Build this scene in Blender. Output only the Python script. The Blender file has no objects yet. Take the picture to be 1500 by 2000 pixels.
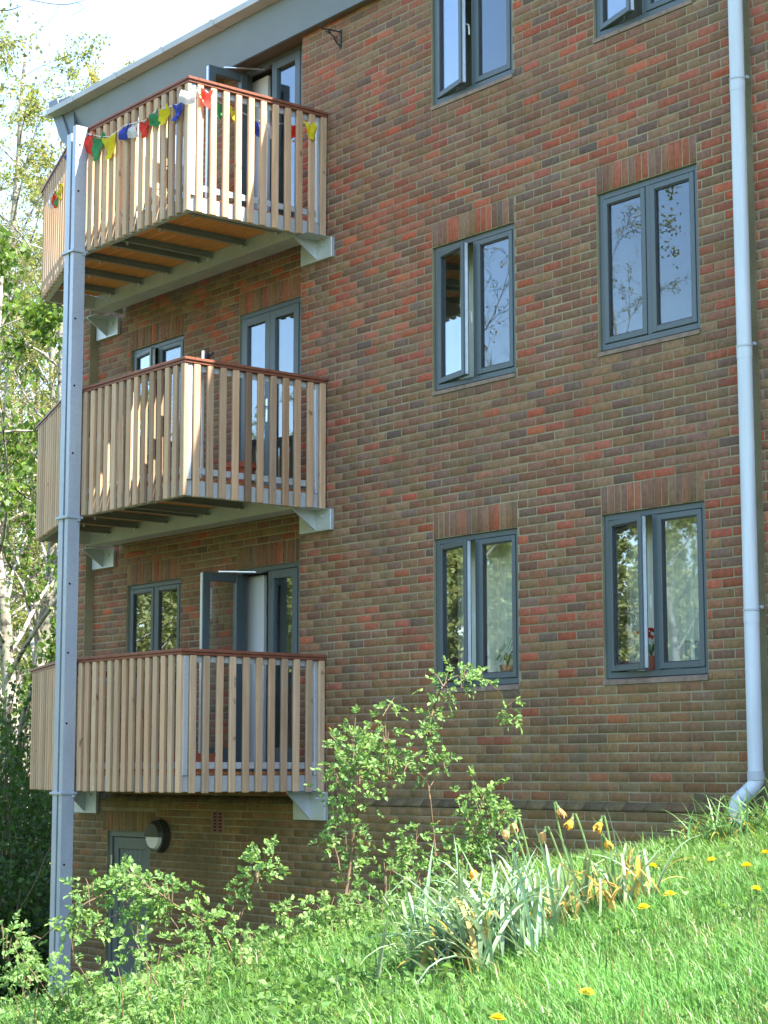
import bpy, bmesh, math, random
import numpy as np
from mathutils import Vector, Matrix

scene = bpy.context.scene
COL = scene.collection
rng = random.Random(7)
nrg = np.random.default_rng(7)

# ------------------------------------------------------------------ camera
CAM = np.array([12.8445, -10.9018, -0.7206])
FW = np.array([-0.77186911, 0.62150203, 0.13398991])
RT = np.array([0.62706749, 0.77896446, -0.00085055])
UP = np.array([0.104902, -0.08336421, 0.99098233])
FPX = 3737.2
FH = np.array([-0.77889263, 0.6271573]); RH = np.array([0.6271573, 0.77889263])
cam_data = bpy.data.cameras.new('camera')
cam = bpy.data.objects.new('camera', cam_data); COL.objects.link(cam)
cam_data.sensor_fit = 'HORIZONTAL'; cam_data.sensor_width = 36.0
cam_data.lens = FPX / 1500 * 36; cam_data.clip_start = 0.1; cam_data.clip_end = 3000
M = Matrix.Identity(4)
for i in range(3):
    M[i][0] = RT[i]; M[i][1] = UP[i]; M[i][2] = -FW[i]; M[i][3] = CAM[i]
cam.matrix_world = M
scene.camera = cam

# ------------------------------------------------------------------ sky, sun, exposure
SUN = Vector((0.98, 0.36, 1.50)).normalized()
world = bpy.data.worlds.new('World'); scene.world = world; world.use_nodes = True
wn = world.node_tree.nodes; wl = world.node_tree.links
sky = wn.new('ShaderNodeTexSky'); sky.sky_type = 'NISHITA'; sky.sun_disc = False
sky.sun_elevation = math.asin(SUN.z); sky.sun_rotation = math.atan2(SUN.x, SUN.y)
sky.air_density = 1.2; sky.dust_density = 0.6; sky.ozone_density = 1.0
wl.new(sky.outputs['Color'], wn['Background'].inputs['Color'])
wn['Background'].inputs['Strength'].default_value = 0.14
sl = bpy.data.lights.new('sun', 'SUN'); sl.energy = 5.0; sl.angle = math.radians(0.5); sl.color = (1, 0.95, 0.86)
so = bpy.data.objects.new('sun', sl); COL.objects.link(so)
so.rotation_euler = SUN.to_track_quat('Z', 'Y').to_euler()
vs = scene.view_settings
vs.view_transform = 'Standard'; vs.look = 'None'; vs.gamma = 1.0; vs.use_curve_mapping = False
vs.exposure = 2.15
scene.render.engine = 'CYCLES'
scene.cycles.max_bounces = 6; scene.cycles.diffuse_bounces = 3; scene.cycles.glossy_bounces = 3; scene.cycles.transmission_bounces = 3; scene.cycles.transparent_max_bounces = 12

# ------------------------------------------------------------------ helpers
def tag(o, label=None, cat=None, group=None, kind=None):
    if label: o['label'] = label
    if cat: o['category'] = cat
    if group: o['group'] = group
    if kind: o['kind'] = kind
    return o

def thing(name, label, cat, loc=(0, 0, 0), group=None):
    o = bpy.data.objects.new(name, None); COL.objects.link(o); o.location = loc
    o.empty_display_size = 0.1
    return tag(o, label, cat, group)

def link(name, me, parent=None, mat=None, loc=None):
    if mat is not None and not me.materials: me.materials.append(mat)
    o = bpy.data.objects.new(name, me); COL.objects.link(o)
    if parent is not None:
        o.parent = parent
        q = parent; off = Vector((0, 0, 0))
        while q is not None:
            off += q.location; q = q.parent
        if loc is None: o.location = -off          # geometry given in world coordinates
        else: o.location = Vector(loc) - off
    elif loc is not None: o.location = loc
    return o

class MB:
    def __init__(s): s.v = []; s.f = []
    def quad(s, a, b, c, d):
        n = len(s.v); s.v += [tuple(a), tuple(b), tuple(c), tuple(d)]; s.f.append((n, n+1, n+2, n+3)); return s
    def box(s, x0, x1, y0, y1, z0, z1, c=0.0, T=None):
        """box with chamfered edges when c > 0"""
        if c <= 0:
            P = [(x0,y0,z0),(x1,y0,z0),(x1,y1,z0),(x0,y1,z0),(x0,y0,z1),(x1,y0,z1),(x1,y1,z1),(x0,y1,z1)]
            F = [(0,3,2,1),(4,5,6,7),(0,1,5,4),(1,2,6,5),(2,3,7,6),(3,0,4,7)]
        else:
            bm = bmesh.new(); r = bmesh.ops.create_cube(bm, size=1)
            for v in bm.verts:
                v.co = Vector(((x0+x1)/2 + v.co.x*(x1-x0), (y0+y1)/2 + v.co.y*(y1-y0), (z0+z1)/2 + v.co.z*(z1-z0)))
            bmesh.ops.bevel(bm, geom=bm.edges[:], offset=c, segments=1, affect='EDGES', profile=0.5)
            bm.verts.index_update()
            P = [tuple(v.co) for v in bm.verts]; F = [tuple(v.index for v in f.verts) for f in bm.faces]; bm.free()
        if T is not None: P = [tuple(T @ Vector(p)) for p in P]
        n = len(s.v); s.v += P; s.f += [tuple(i+n for i in f) for f in F]; return s
    def prism(s, pts, a, b, axis='x'):
        """polygon pts (in the two other axes) extruded from a to b"""
        def mk(t, p):
            return {'x': (t, p[0], p[1]), 'y': (p[0], t, p[1]), 'z': (p[0], p[1], t)}[axis]
        n = len(s.v); k = len(pts)
        s.v += [mk(a, p) for p in pts] + [mk(b, p) for p in pts]
        s.f.append(tuple(range(n, n+k))); s.f.append(tuple(range(n+2*k-1, n+k-1, -1)))
        for i in range(k):
            j = (i+1) % k; s.f.append((n+i, n+k+i, n+k+j, n+j))
        return s
    def tube(s, pts, r, sides=6, cap=True):
        pts = [Vector(p) for p in pts]; k = len(pts)
        rr = r if isinstance(r, (list, tuple)) else [r]*k
        n0 = len(s.v); a = None
        for i, p in enumerate(pts):
            t = (pts[min(i+1, k-1)] - pts[max(i-1, 0)])
            if t.length < 1e-9: t = Vector((0, 0, 1))
            t.normalize()
            if a is None:
                a = t.orthogonal().normalized()
            else:
                a = (a - t*a.dot(t))
                a = a.normalized() if a.length > 1e-6 else t.orthogonal().normalized()
            b = t.cross(a)
            for j in range(sides):
                w = 2*math.pi*j/sides
                s.v.append(tuple(p + (a*math.cos(w) + b*math.sin(w))*rr[i]))
        for i in range(k-1):
            for j in range(sides):
                q = (j+1) % sides
                s.f.append((n0+i*sides+j, n0+i*sides+q, n0+(i+1)*sides+q, n0+(i+1)*sides+j))
        if cap:
            s.f.append(tuple(n0+j for j in range(sides-1, -1, -1)))
            s.f.append(tuple(n0+(k-1)*sides+j for j in range(sides)))
        return s
    def mesh(s, name, mat=None, smooth=False):
        me = bpy.data.meshes.new(name); me.from_pydata(s.v, [], s.f); me.update()
        if mat: me.materials.append(mat)
        if smooth: me.polygons.foreach_set('use_smooth', [True]*len(me.polygons))
        bm = bmesh.new(); bm.from_mesh(me); bmesh.ops.recalc_face_normals(bm, faces=bm.faces[:]); bm.to_mesh(me); bm.free()
        return me
    def build(s, name, mat, parent=None, smooth=False, kind=None):
        o = link(name, s.mesh(name, mat, smooth), parent)
        if kind: o['kind'] = kind
        return o

def np_mesh(name, verts, quads, mat, cols=None, smooth=False):
    """verts (n,3), quads (m,4) as one mesh with an optional per-vertex colour"""
    me = bpy.data.meshes.new(name)
    verts = np.asarray(verts, dtype=np.float32); quads = np.asarray(quads, dtype=np.int32)
    me.vertices.add(len(verts)); me.vertices.foreach_set('co', verts.ravel())
    k = quads.shape[1]
    me.loops.add(quads.size); me.loops.foreach_set('vertex_index', quads.ravel())
    me.polygons.add(len(quads))
    me.polygons.foreach_set('loop_start', np.arange(0, quads.size, k, dtype=np.int32))
    me.polygons.foreach_set('loop_total', np.full(len(quads), k, dtype=np.int32))
    if smooth: me.polygons.foreach_set('use_smooth', np.ones(len(quads), dtype=bool))
    me.update(calc_edges=True)
    if cols is not None:
        a = me.color_attributes.new('Col', 'FLOAT_COLOR', 'POINT')
        c4 = np.ones((len(verts), 4), dtype=np.float32); c4[:, :3] = cols
        a.data.foreach_set('color', c4.ravel())
    me.materials.append(mat); me.validate()
    return me

def at(u, v, d):
    """a point d metres (horizontally) in front of the place the photographer stood"""
    k = FW + RT*(u-750)/FPX + UP*(1000-v)/FPX
    return CAM + k*(d/(k[0]*FH[0] + k[1]*FH[1]))

def on_plane(axis, c, u, v):
    k = FW + RT*(u-750)/FPX + UP*(1000-v)/FPX
    i = 'xyz'.index(axis); return CAM + k*((c-CAM[i])/k[i])

# ------------------------------------------------------------------ materials
def new_mat(name):
    m = bpy.data.materials.new(name); m.use_nodes = True
    return m, m.node_tree.nodes, m.node_tree.links, m.node_tree.nodes['Principled BSDF']

def ramp_noise(N, L, scale, detail=4, lo=0.3, hi=0.7, coord='Object', stretch=None, distort=0.0):
    tc = N.new('ShaderNodeTexCoord'); src = tc.outputs[coord]
    if coord == 'World':
        pass
    if stretch:
        mp = N.new('ShaderNodeMapping'); mp.inputs['Scale'].default_value = stretch
        L.new(src, mp.inputs['Vector']); src = mp.outputs['Vector']
    nz = N.new('ShaderNodeTexNoise'); nz.inputs['Scale'].default_value = scale
    nz.inputs['Detail'].default_value = detail; nz.inputs['Distortion'].default_value = distort
    L.new(src, nz.inputs['Vector'])
    mr = N.new('ShaderNodeMapRange'); mr.inputs['From Min'].default_value = lo; mr.inputs['From Max'].default_value = hi
    L.new(nz.outputs['Fac'], mr.inputs['Value'])
    return mr.outputs['Result'], nz.outputs['Fac']

def world_noise(N, L, scale, detail=4, lo=0.3, hi=0.7, stretch=None):
    g = N.new('ShaderNodeNewGeometry'); src = g.outputs['Position']
    if stretch:
        mp = N.new('ShaderNodeMapping'); mp.inputs['Scale'].default_value = stretch
        L.new(src, mp.inputs['Vector']); src = mp.outputs['Vector']
    nz = N.new('ShaderNodeTexNoise'); nz.inputs['Scale'].default_value = scale; nz.inputs['Detail'].default_value = detail
    L.new(src, nz.inputs['Vector'])
    mr = N.new('ShaderNodeMapRange'); mr.inputs['From Min'].default_value = lo; mr.inputs['From Max'].default_value = hi
    L.new(nz.outputs['Fac'], mr.inputs['Value'])
    return mr.outputs['Result'], nz.outputs['Fac']

def mixc(N, L, fac, a, b, blend='MIX'):
    m = N.new('ShaderNodeMix'); m.data_type = 'RGBA'; m.blend_type = blend
    for sock, val in ((m.inputs['Factor'], fac), (m.inputs['A'], a), (m.inputs['B'], b)):
        if isinstance(val, (int, float)): sock.default_value = val
        elif isinstance(val, (tuple, list)): sock.default_value = (*val[:3], 1)
        else: L.new(val, sock)
    return m.outputs['Result']

def mul(N, L, a, k):
    m = N.new('ShaderNodeMath'); m.operation = 'MULTIPLY'; L.new(a, m.inputs[0]); m.inputs[1].default_value = k
    return m.outputs[0]

def bump(N, L, h, bsdf, strength=0.3, dist=0.01):
    b = N.new('ShaderNodeBump'); b.inputs['Strength'].default_value = strength; b.inputs['Distance'].default_value = dist
    L.new(h, b.inputs['Height']); L.new(b.outputs['Normal'], bsdf.inputs['Normal'])

def simple(name, col, rough=0.6, metal=0.0, var=0.25, scale=6.0, spec=0.5, bmp=0.0, second=None, stretch=None, objcol=False):
    m, N, L, B = new_mat(name)
    f, raw = world_noise(N, L, scale, 5, 0.25, 0.75, stretch)
    c2 = second if second else tuple(c*(1-var) for c in col)
    c1 = tuple(min(1, c*(1+var*0.4)) for c in col)
    c = mixc(N, L, f, c1, c2)
    if objcol:
        oi = N.new('ShaderNodeObjectInfo'); c = mixc(N, L, 1.0, c, oi.outputs['Color'], 'MULTIPLY')
    L.new(c, B.inputs['Base Color'])
    B.inputs['Roughness'].default_value = rough; B.inputs['Metallic'].default_value = metal
    B.inputs['Specular IOR Level'].default_value = spec
    if bmp: bump(N, L, raw, B, bmp, 0.01)
    return m

def algae(N, L):
    # green film on the lowest courses, broken up by noise
    g = N.new('ShaderNodeNewGeometry'); sx = N.new('ShaderNodeSeparateXYZ'); L.new(g.outputs['Position'], sx.inputs[0])
    mr = N.new('ShaderNodeMapRange'); mr.inputs['From Min'].default_value = -0.2; mr.inputs['From Max'].default_value = -1.5
    L.new(sx.outputs['Z'], mr.inputs['Value'])
    f, r = world_noise(N, L, 2.2, 6, 0.3, 0.7)
    m = N.new('ShaderNodeMath'); m.operation = 'MULTIPLY'; L.new(mr.outputs['Result'], m.inputs[0]); L.new(f, m.inputs[1])
    return mul(N, L, m.outputs[0], 0.6)

def brick_mat(name, single):
    m, N, L, B = new_mat(name)
    if single:
        src = N.new('ShaderNodeObjectInfo').outputs['Color']
    else:
        a = N.new('ShaderNodeAttribute'); a.attribute_name = 'Col'; src = a.outputs['Color']
    f1, r1 = world_noise(N, L, 26, 6, 0.25, 0.75)
    c = mixc(N, L, f1, mixc(N, L, 1.0, src, (0.72, 0.72, 0.74), 'MULTIPLY'), mixc(N, L, 1.0, src, (1.28, 1.22, 1.18), 'MULTIPLY'))
    f2, r2 = world_noise(N, L, 1.7, 7, 0.5, 0.78)                 # broad weathering film
    c = mixc(N, L, mul(N, L, f2, 0.30), c, (0.155, 0.13, 0.085))
    f3, r3 = world_noise(N, L, 60, 3, 0.62, 0.72)                 # lime specks
    c = mixc(N, L, mul(N, L, f3, 0.3), c, (0.33, 0.30, 0.26))
    f5, r5 = world_noise(N, L, 5.0, 6, 0.54, 0.76, (1.6, 1.6, 0.22))   # rain streaks
    c = mixc(N, L, mul(N, L, f5, 0.45), c, (0.07, 0.058, 0.042))
    f6, r6 = world_noise(N, L, 7.0, 5, 0.64, 0.74, (1.5, 1.5, 0.5))    # salt bloom
    c = mixc(N, L, mul(N, L, f6, 0.22), c, (0.34, 0.31, 0.27))
    c = mixc(N, L, algae(N, L), c, (0.085, 0.075, 0.032))
    L.new(c, B.inputs['Base Color'])
    B.inputs['Roughness'].default_value = 0.88; B.inputs['Specular IOR Level'].default_value = 0.25
    f4, r4 = world_noise(N, L, 90, 5, 0.2, 0.8)
    bump(N, L, r4, B, 0.5, 0.006)
    return m

MAT = {}
MAT['brick'] = brick_mat('brick', False)
MAT['brick_single'] = brick_mat('brick_single', True)
def mortar():
    m, N, L, B = new_mat('mortar')
    f, r = world_noise(N, L, 3.0, 6, 0.3, 0.7)
    f2, r2 = world_noise(N, L, 70, 4, 0.3, 0.7)
    c = mixc(N, L, f, (0.31, 0.27, 0.165), (0.22, 0.185, 0.10))
    c = mixc(N, L, mul(N, L, f2, 0.35), c, (0.42, 0.38, 0.28))
    f3, r3 = world_noise(N, L, 1.1, 6, 0.42, 0.62)
    c = mixc(N, L, mul(N, L, f3, 0.5), c, (0.17, 0.135, 0.08))
    c = mixc(N, L, algae(N, L), c, (0.10, 0.085, 0.04))
    L.new(c, B.inputs['Base Color']); B.inputs['Roughness'].default_value = 0.95
    B.inputs['Specular IOR Level'].default_value = 0.1
    bump(N, L, r2, B, 0.5, 0.006); return m
MAT['mortar'] = mortar()

def plain_brick():
    m, N, L, B = new_mat('distant_brick')
    tc = N.new('ShaderNodeTexCoord'); mp = N.new('ShaderNodeMapping')
    mp.inputs['Rotation'].default_value = (math.radians(90), 0, 0)
    L.new(tc.outputs['Object'], mp.inputs['Vector'])
    b = N.new('ShaderNodeTexBrick'); b.inputs['Scale'].default_value = 1.0
    b.inputs['Brick Width'].default_value = 0.2222; b.inputs['Row Height'].default_value = 0.0758; b.inputs['Mortar Size'].default_value = 0.005
    b.inputs['Color1'].default_value = (0.20, 0.085, 0.06, 1); b.inputs['Color2'].default_value = (0.12, 0.085, 0.075, 1)
    b.inputs['Mortar'].default_value = (0.3, 0.27, 0.17, 1)
    L.new(mp.outputs['Vector'], b.inputs['Vector']); L.new(b.outputs['Color'], B.inputs['Base Color'])
    B.inputs['Roughness'].default_value = 0.9; return m
MAT['distant_brick'] = plain_brick()

def wood(name, light, dark, stretch, objcol=True, rough=0.7):
    m, N, L, B = new_mat(name)
    f, r = world_noise(N, L, 9, 6, 0.3, 0.7, stretch)
    c = mixc(N, L, f, light, dark)
    f2, r2 = world_noise(N, L, 3.0, 3, 0.3, 0.7)
    c = mixc(N, L, mul(N, L, f2, 0.35), c, tuple(x*0.72 for x in light))
    k, kr = world_noise(N, L, 11, 2, 0.70, 0.76, (1, 1, 0.6))      # knots
    c = mixc(N, L, mul(N, L, k, 0.75), c, tuple(x*0.35 for x in dark))
    if objcol:
        oi = N.new('ShaderNodeObjectInfo'); c = mixc(N, L, 1.0, c, oi.outputs['Color'], 'MULTIPLY')
    L.new(c, B.inputs['Base Color']); B.inputs['Roughness'].default_value = rough
    B.inputs['Specular IOR Level'].default_value = 0.25
    bump(N, L, r, B, 0.25, 0.004); return m
MAT['larch'] = wood('larch', (0.56, 0.385, 0.245), (0.42, 0.265, 0.155), (3.5, 3.5, 0.25))
MAT['handrail'] = wood('handrail', (0.24, 0.088, 0.052), (0.16, 0.058, 0.036), (1, 1, 3), False, 0.5)
MAT['decking'] = wood('decking', (0.66, 0.29, 0.11), (0.52, 0.20, 0.075), (1.0, 6, 6), False, 0.75)

def galv(name, c1, c2, metal=0.55, rough=0.48):
    m, N, L, B = new_mat(name)
    g = N.new('ShaderNodeNewGeometry'); v = N.new('ShaderNodeTexVoronoi'); v.inputs['Scale'].default_value = 55
    L.new(g.outputs['Position'], v.inputs['Vector'])
    f, r = world_noise(N, L, 4.0, 5, 0.25, 0.75, (1, 1, 0.35))
    bw = N.new('ShaderNodeRGBToBW'); L.new(v.outputs['Color'], bw.inputs['Color'])
    c = mixc(N, L, f, c1, c2); c = mixc(N, L, mul(N, L, bw.outputs['Val'], 0.3), c, tuple(x*0.7 for x in c2))
    L.new(c, B.inputs['Base Color']); B.inputs['Metallic'].default_value = metal; B.inputs['Roughness'].default_value = rough
    return m
MAT['galvanised'] = galv('galvanised', (0.60, 0.63, 0.65), (0.46, 0.50, 0.53))
MAT['column_steel'] = galv('column_steel', (0.50, 0.54, 0.60), (0.37, 0.42, 0.50), 0.45, 0.5)
MAT['dull_steel'] = galv('dull_steel', (0.30, 0.31, 0.29), (0.23, 0.24, 0.225), 0.35, 0.6)
MAT['frame'] = simple('frame_paint', (0.070, 0.093, 0.102), 0.4, 0, 0.10, 3)
MAT['frame_edge'] = simple('bare_aluminium', (0.62, 0.66, 0.70), 0.35, 0.6, 0.1, 20)
MAT['fascia'] = simple('fascia_paint', (0.115, 0.150, 0.185), 0.42, 0, 0.14, 2.0)
MAT['gutter'] = simple('gutter_paint', (0.36, 0.39, 0.42), 0.45, 0, 0.15, 3.0)
MAT['soffit'] = simple('soffit_board', (0.10, 0.09, 0.075), 0.7, 0, 0.25, 4)
MAT['pvc'] = simple('pale_pvc', (0.57, 0.62, 0.67), 0.4, 0, 0.24, 7, stretch=(1.5, 1.5, 0.12))
MAT['pvc_dark'] = simple('pvc_joint', (0.42, 0.45, 0.49), 0.4, 0, 0.15, 4)
MAT['sill'] = simple('sill_tile', (0.25, 0.175, 0.13), 0.8, 0, 0.45, 14, bmp=0.4)
MAT['doorgreen'] = simple('door_paint', (0.105, 0.125, 0.115), 0.45, 0, 0.15, 3)
MAT['white'] = simple('white_paint', (0.72, 0.74, 0.74), 0.5, 0, 0.06, 2)
MAT['plaster'] = simple('plaster', (0.58, 0.57, 0.53), 0.8, 0, 0.06, 2)
MAT['black'] = simple('black_plastic', (0.035, 0.033, 0.03), 0.45, 0, 0.2, 5)
MAT['iron'] = simple('black_iron', (0.02, 0.021, 0.025), 0.5, 0.3, 0.2, 8)
MAT['opal'] = simple('opal_lens', (0.62, 0.60, 0.54), 0.35, 0, 0.05, 5)
MAT['chrome'] = simple('satin_metal', (0.70, 0.70, 0.70), 0.3, 0.9, 0.1, 6)
MAT['terracotta'] = simple('terracotta', (0.36, 0.10, 0.055), 0.8, 0, 0.2, 10)
MAT['rooftile'] = simple('roof_sheet', (0.16, 0.16, 0.17), 0.7, 0, 0.2, 3)
MAT['curtain'] = simple('curtain', (0.74, 0.73, 0.64), 0.9, 0, 0.12, 5)
MAT['airbrick'] = simple('airbrick_clay', (0.20, 0.085, 0.06), 0.85, 0, 0.25, 20)
MAT['darkhole'] = simple('dark_void', (0.012, 0.010, 0.009), 0.9, 0, 0.1, 5)

def glass():
    m, N, L, B = new_mat('window_glass'); N.remove(B)
    out = N['Material Output']
    tr = N.new('ShaderNodeBsdfTransparent'); tr.inputs['Color'].default_value = (0.95, 0.98, 0.965, 1)
    gl = N.new('ShaderNodeBsdfGlossy'); gl.inputs['Roughness'].default_value = 0.008; gl.inputs['Color'].default_value = (0.78, 0.87, 1, 1)
    fr = N.new('ShaderNodeLayerWeight'); fr.inputs['Blend'].default_value = 0.5      # Facing = 1 - |cos|, the same from both faces of the pane
    pw = N.new('ShaderNodeMath'); pw.operation = 'POWER'; pw.inputs[1].default_value = 2.8; L.new(fr.outputs['Facing'], pw.inputs[0])
    k = N.new('ShaderNodeMath'); k.operation = 'MULTIPLY_ADD'; k.inputs[1].default_value = 0.9; k.inputs[2].default_value = 0.055; k.use_clamp = True
    L.new(pw.outputs[0], k.inputs[0])
    mx = N.new('ShaderNodeMixShader'); L.new(k.outputs[0], mx.inputs[0]); L.new(tr.outputs[0], mx.inputs[1]); L.new(gl.outputs[0], mx.inputs[2])
    L.new(mx.outputs[0], out.inputs['Surface']); return m
MAT['glass'] = glass()

def leaf_mat(name, trans=0.45, rough=0.5, attr=True, col=(0.1, 0.2, 0.03)):
    m, N, L, B = new_mat(name); out = N['Material Output']
    if attr:
        a = N.new('ShaderNodeAttribute'); a.attribute_name = 'Col'; src = a.outputs['Color']
    else:
        f, r = world_noise(N, L, 7, 3, 0.25, 0.75)
        src = mixc(N, L, f, tuple(c*1.25 for c in col), tuple(c*0.7 for c in col))
        oi = N.new('ShaderNodeObjectInfo'); src = mixc(N, L, 1.0, src, oi.outputs['Color'], 'MULTIPLY')
    L.new(src, B.inputs['Base Color']); B.inputs['Roughness'].default_value = rough
    B.inputs['Specular IOR Level'].default_value = 0.3
    t = N.new('ShaderNodeBsdfTranslucent'); L.new(mixc(N, L, 1.0, src, (1.2, 1.2, 0.85), 'MULTIPLY'), t.inputs['Color'])
    mx = N.new('ShaderNodeMixShader'); mx.inputs[0].default_value = trans
    L.new(B.outputs[0], mx.inputs[1]); L.new(t.outputs[0], mx.inputs[2]); L.new(mx.outputs[0], out.inputs['Surface'])
    return m
MAT['leaf'] = leaf_mat('leaf')
MAT['grass'] = leaf_mat('grass_blade', 0.35, 0.38)
MAT['daffleaf'] = leaf_mat('daffodil_leaf', 0.2, 0.3, False, (0.23, 0.32, 0.25))
MAT['withered'] = leaf_mat('withered_petal', 0.4, 0.7, False, (0.55, 0.36, 0.17))
MAT['dandelion'] = leaf_mat('dandelion_petal', 0.25, 0.6, False, (0.85, 0.62, 0.02))
MAT['stem'] = simple('cane_bark', (0.15, 0.095, 0.05), 0.7, 0, 0.4, 15)
MAT['greenstem'] = simple('green_stem', (0.12, 0.20, 0.06), 0.6, 0, 0.3, 15)
def bark():
    m, N, L, B = new_mat('birch_bark')
    f, r = world_noise(N, L, 6, 5, 0.52, 0.62, (1, 1, 2.2))
    f2, r2 = world_noise(N, L, 1.2, 4, 0.35, 0.65)
    c = mixc(N, L, f2, (0.42, 0.39, 0.32), (0.20, 0.18, 0.13)); c = mixc(N, L, f, c, (0.06, 0.05, 0.04))
    L.new(c, B.inputs['Base Color']); B.inputs['Roughness'].default_value = 0.85; bump(N, L, r, B, 0.4, 0.02); return m
MAT['bark'] = bark()
MAT['twig'] = simple('twig_bark', (0.12, 0.09, 0.06), 0.85, 0, 0.4, 4)
def soil():
    m, N, L, B = new_mat('ground')
    f, r = world_noise(N, L, 1.2, 6, 0.3, 0.7); f2, r2 = world_noise(N, L, 14, 6, 0.3, 0.7)
    c = mixc(N, L, f, (0.055, 0.095, 0.022), (0.075, 0.075, 0.03)); c = mixc(N, L, mul(N, L, f2, 0.5), c, (0.04, 0.06, 0.015))
    L.new(c, B.inputs['Base Color']); B.inputs['Roughness'].default_value = 0.95; bump(N, L, r2, B, 0.6, 0.03); return m
MAT['soil'] = soil()
def flagmat(n, c): return leaf_mat('flag_' + n, 0.35, 0.8, False, c)
FLAG = {'red': flagmat('red', (0.62, 0.045, 0.03)), 'green': flagmat('green', (0.05, 0.27, 0.10)), 'yellow': flagmat('yellow', (0.62, 0.52, 0.02)),
        'blue': flagmat('blue', (0.05, 0.08, 0.42)), 'white': flagmat('white', (0.62, 0.60, 0.66))}

# ------------------------------------------------------------------ dimensions
Fh = 2.6532                       # storey height
CO = Fh/35                        # brick course
BW = 0.2222                       # brick module along the wall
WW, WH, WP = 1.0923, 1.3108, 2.0827
REC = 0.11                        # recess depth behind the balconies
RX0, RX1 = -6.10, -2.00
ZJ = WH - 17*CO                   # a bed joint

# ------------------------------------------------------------------ ground
def smooth(a, b, x):
    t = np.clip((np.asarray(x, float)-a)/(b-a), 0, 1); return t*t*(3-2*t)
def terrain(x, y):
    x = np.asarray(x, float); y = np.asarray(y, float)
    dx, dy = x-CAM[0], y-CAM[1]
    d = dx*FH[0] + dy*FH[1]; s = dx*RH[0] + dy*RH[1]
    sc = np.where(s > 2.2, 2.2+0.15*np.tanh(s-2.2), np.where(s < -2.6, -2.6+0.3*np.tanh((s+2.6)), s))
    dd = np.clip(d, -4, 9.3)
    base = -1.404 + 0.2*sc + 0.07*(dd-9) - 0.14*(1-smooth(-1.4, 0.2, sc))
    wz = np.interp(s, [-.5, .5, 1.5, 2.2, 3.0, 8], [-3.38, -2.9, -2.0, -1.35, -1.18, -1.0])
    t = smooth(9.2, 11.8, d)
    z = base*(1-t) + wz*t
    r = np.hypot(x+2, y+2)
    z = z + 14*smooth(24, 150, r)
    z = z + 0.02*np.sin(x*3.1+y*1.3)*np.cos(y*2.7-x)*np.clip(1-t, 0.2, 1)
    return z
def sd(s, d):
    x = CAM[0] + FH[0]*d + RH[0]*s; y = CAM[1] + FH[1]*d + RH[1]*s
    return np.array([x, y, float(terrain(x, y))])

ax = np.concatenate([-np.geomspace(400, 13, 26), np.arange(-12, 16, 0.2), np.geomspace(17, 400, 24)])
ay = np.concatenate([-np.geomspace(400, 18, 24), np.arange(-17, 3, 0.2), np.geomspace(4, 400, 26)])
GX, GY = np.meshgrid(ax, ay); GZ = terrain(GX, GY)
nx, ny = len(ax), len(ay)
idx = np.arange(nx*ny).reshape(ny, nx)
gq = np.stack([idx[:-1, :-1], idx[:-1, 1:], idx[1:, 1:], idx[1:, :-1]], -1).reshape(-1, 4)
gr = link('ground', np_mesh('ground', np.stack([GX, GY, GZ], -1).reshape(-1, 3), gq, MAT['soil'], smooth=True)); gr['kind'] = 'structure'

# ------------------------------------------------------------------ building
from mathutils import noise as mnoise
bld = thing('apartment_building', 'weathered red brown brick apartment block with dark grey windows and doors', 'building', (0, 0, -3.3))

RED, ORG, BRN, PLM, SLT, OLV = (.245,.072,.048), (.27,.088,.05), (.170,.094,.064), (.142,.092,.074), (.108,.088,.078), (.155,.12,.072)
def brick_colour(x, z, zone):
    q = mnoise.noise(Vector((x*0.55, 3.1, z*0.55))) + 0.25*mnoise.noise(Vector((x*2, 9.1, z*2)))
    red = 0.34 + 0.34*q + 0.05*(z-2)*(0.5 if x > -2 else 0.2)
    fz = (z % Fh)
    oliv = 0.18 + 0.25*max(0, mnoise.noise(Vector((x*0.4+7, 1, z*0.7))))
    if zone == 'M' and fz > 1.95 and ((-0.15 < x < WW+0.15) or (WP-0.15 < x < WP+WW+0.15)): oliv += 0.38; red -= 0.22   # run-off below the sills
    if zone == 'R': oliv += 0.22; red -= 0.06
    if zone == 'L': oliv += 0.6; red -= 0.28
    if zone == 'M' and z < 2.2: oliv += 0.10+0.10*max(0, 1-z)
    w = [max(.04, red*.62), max(.02, red*.22), .34, .24, max(.03, .13-.1*q), max(.02, oliv)]
    if zone == 'L': w[4] *= 0.4
    q2 = mnoise.noise(Vector((x*0.3+20, 5, z*0.3)))
    if zone in 'MP': w[0] *= max(.3, 1+1.5*q2); w[1] *= max(.3, 1+1.5*q2); w[5] *= max(.3, 1-1.2*q2)
    c = rng.choices([RED, ORG, BRN, PLM, SLT, OLV], w)[0]
    k = rng.uniform(.86, 1.26); h = rng.uniform(-.012, .012)
    m = rng.uniform(.1, .45); g = (.165, .11, .08)
    if zone == 'L': m = rng.uniform(.5, .85); g = (.15, .112, .062)
    elif zone == 'M' and z < 0: m = rng.uniform(.3, .65); g = (.155, .112, .068)
    c = [c[i]*(1-m) + g[i]*m for i in range(3)]
    lo = 1-min(1, max(0, (z+1.2)/3))
    return (c[0]*k*1.24+h, c[1]*k*(.98+.04*lo), max(.01, c[2]*k*(.85-.13*lo)-h*.5))

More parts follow.
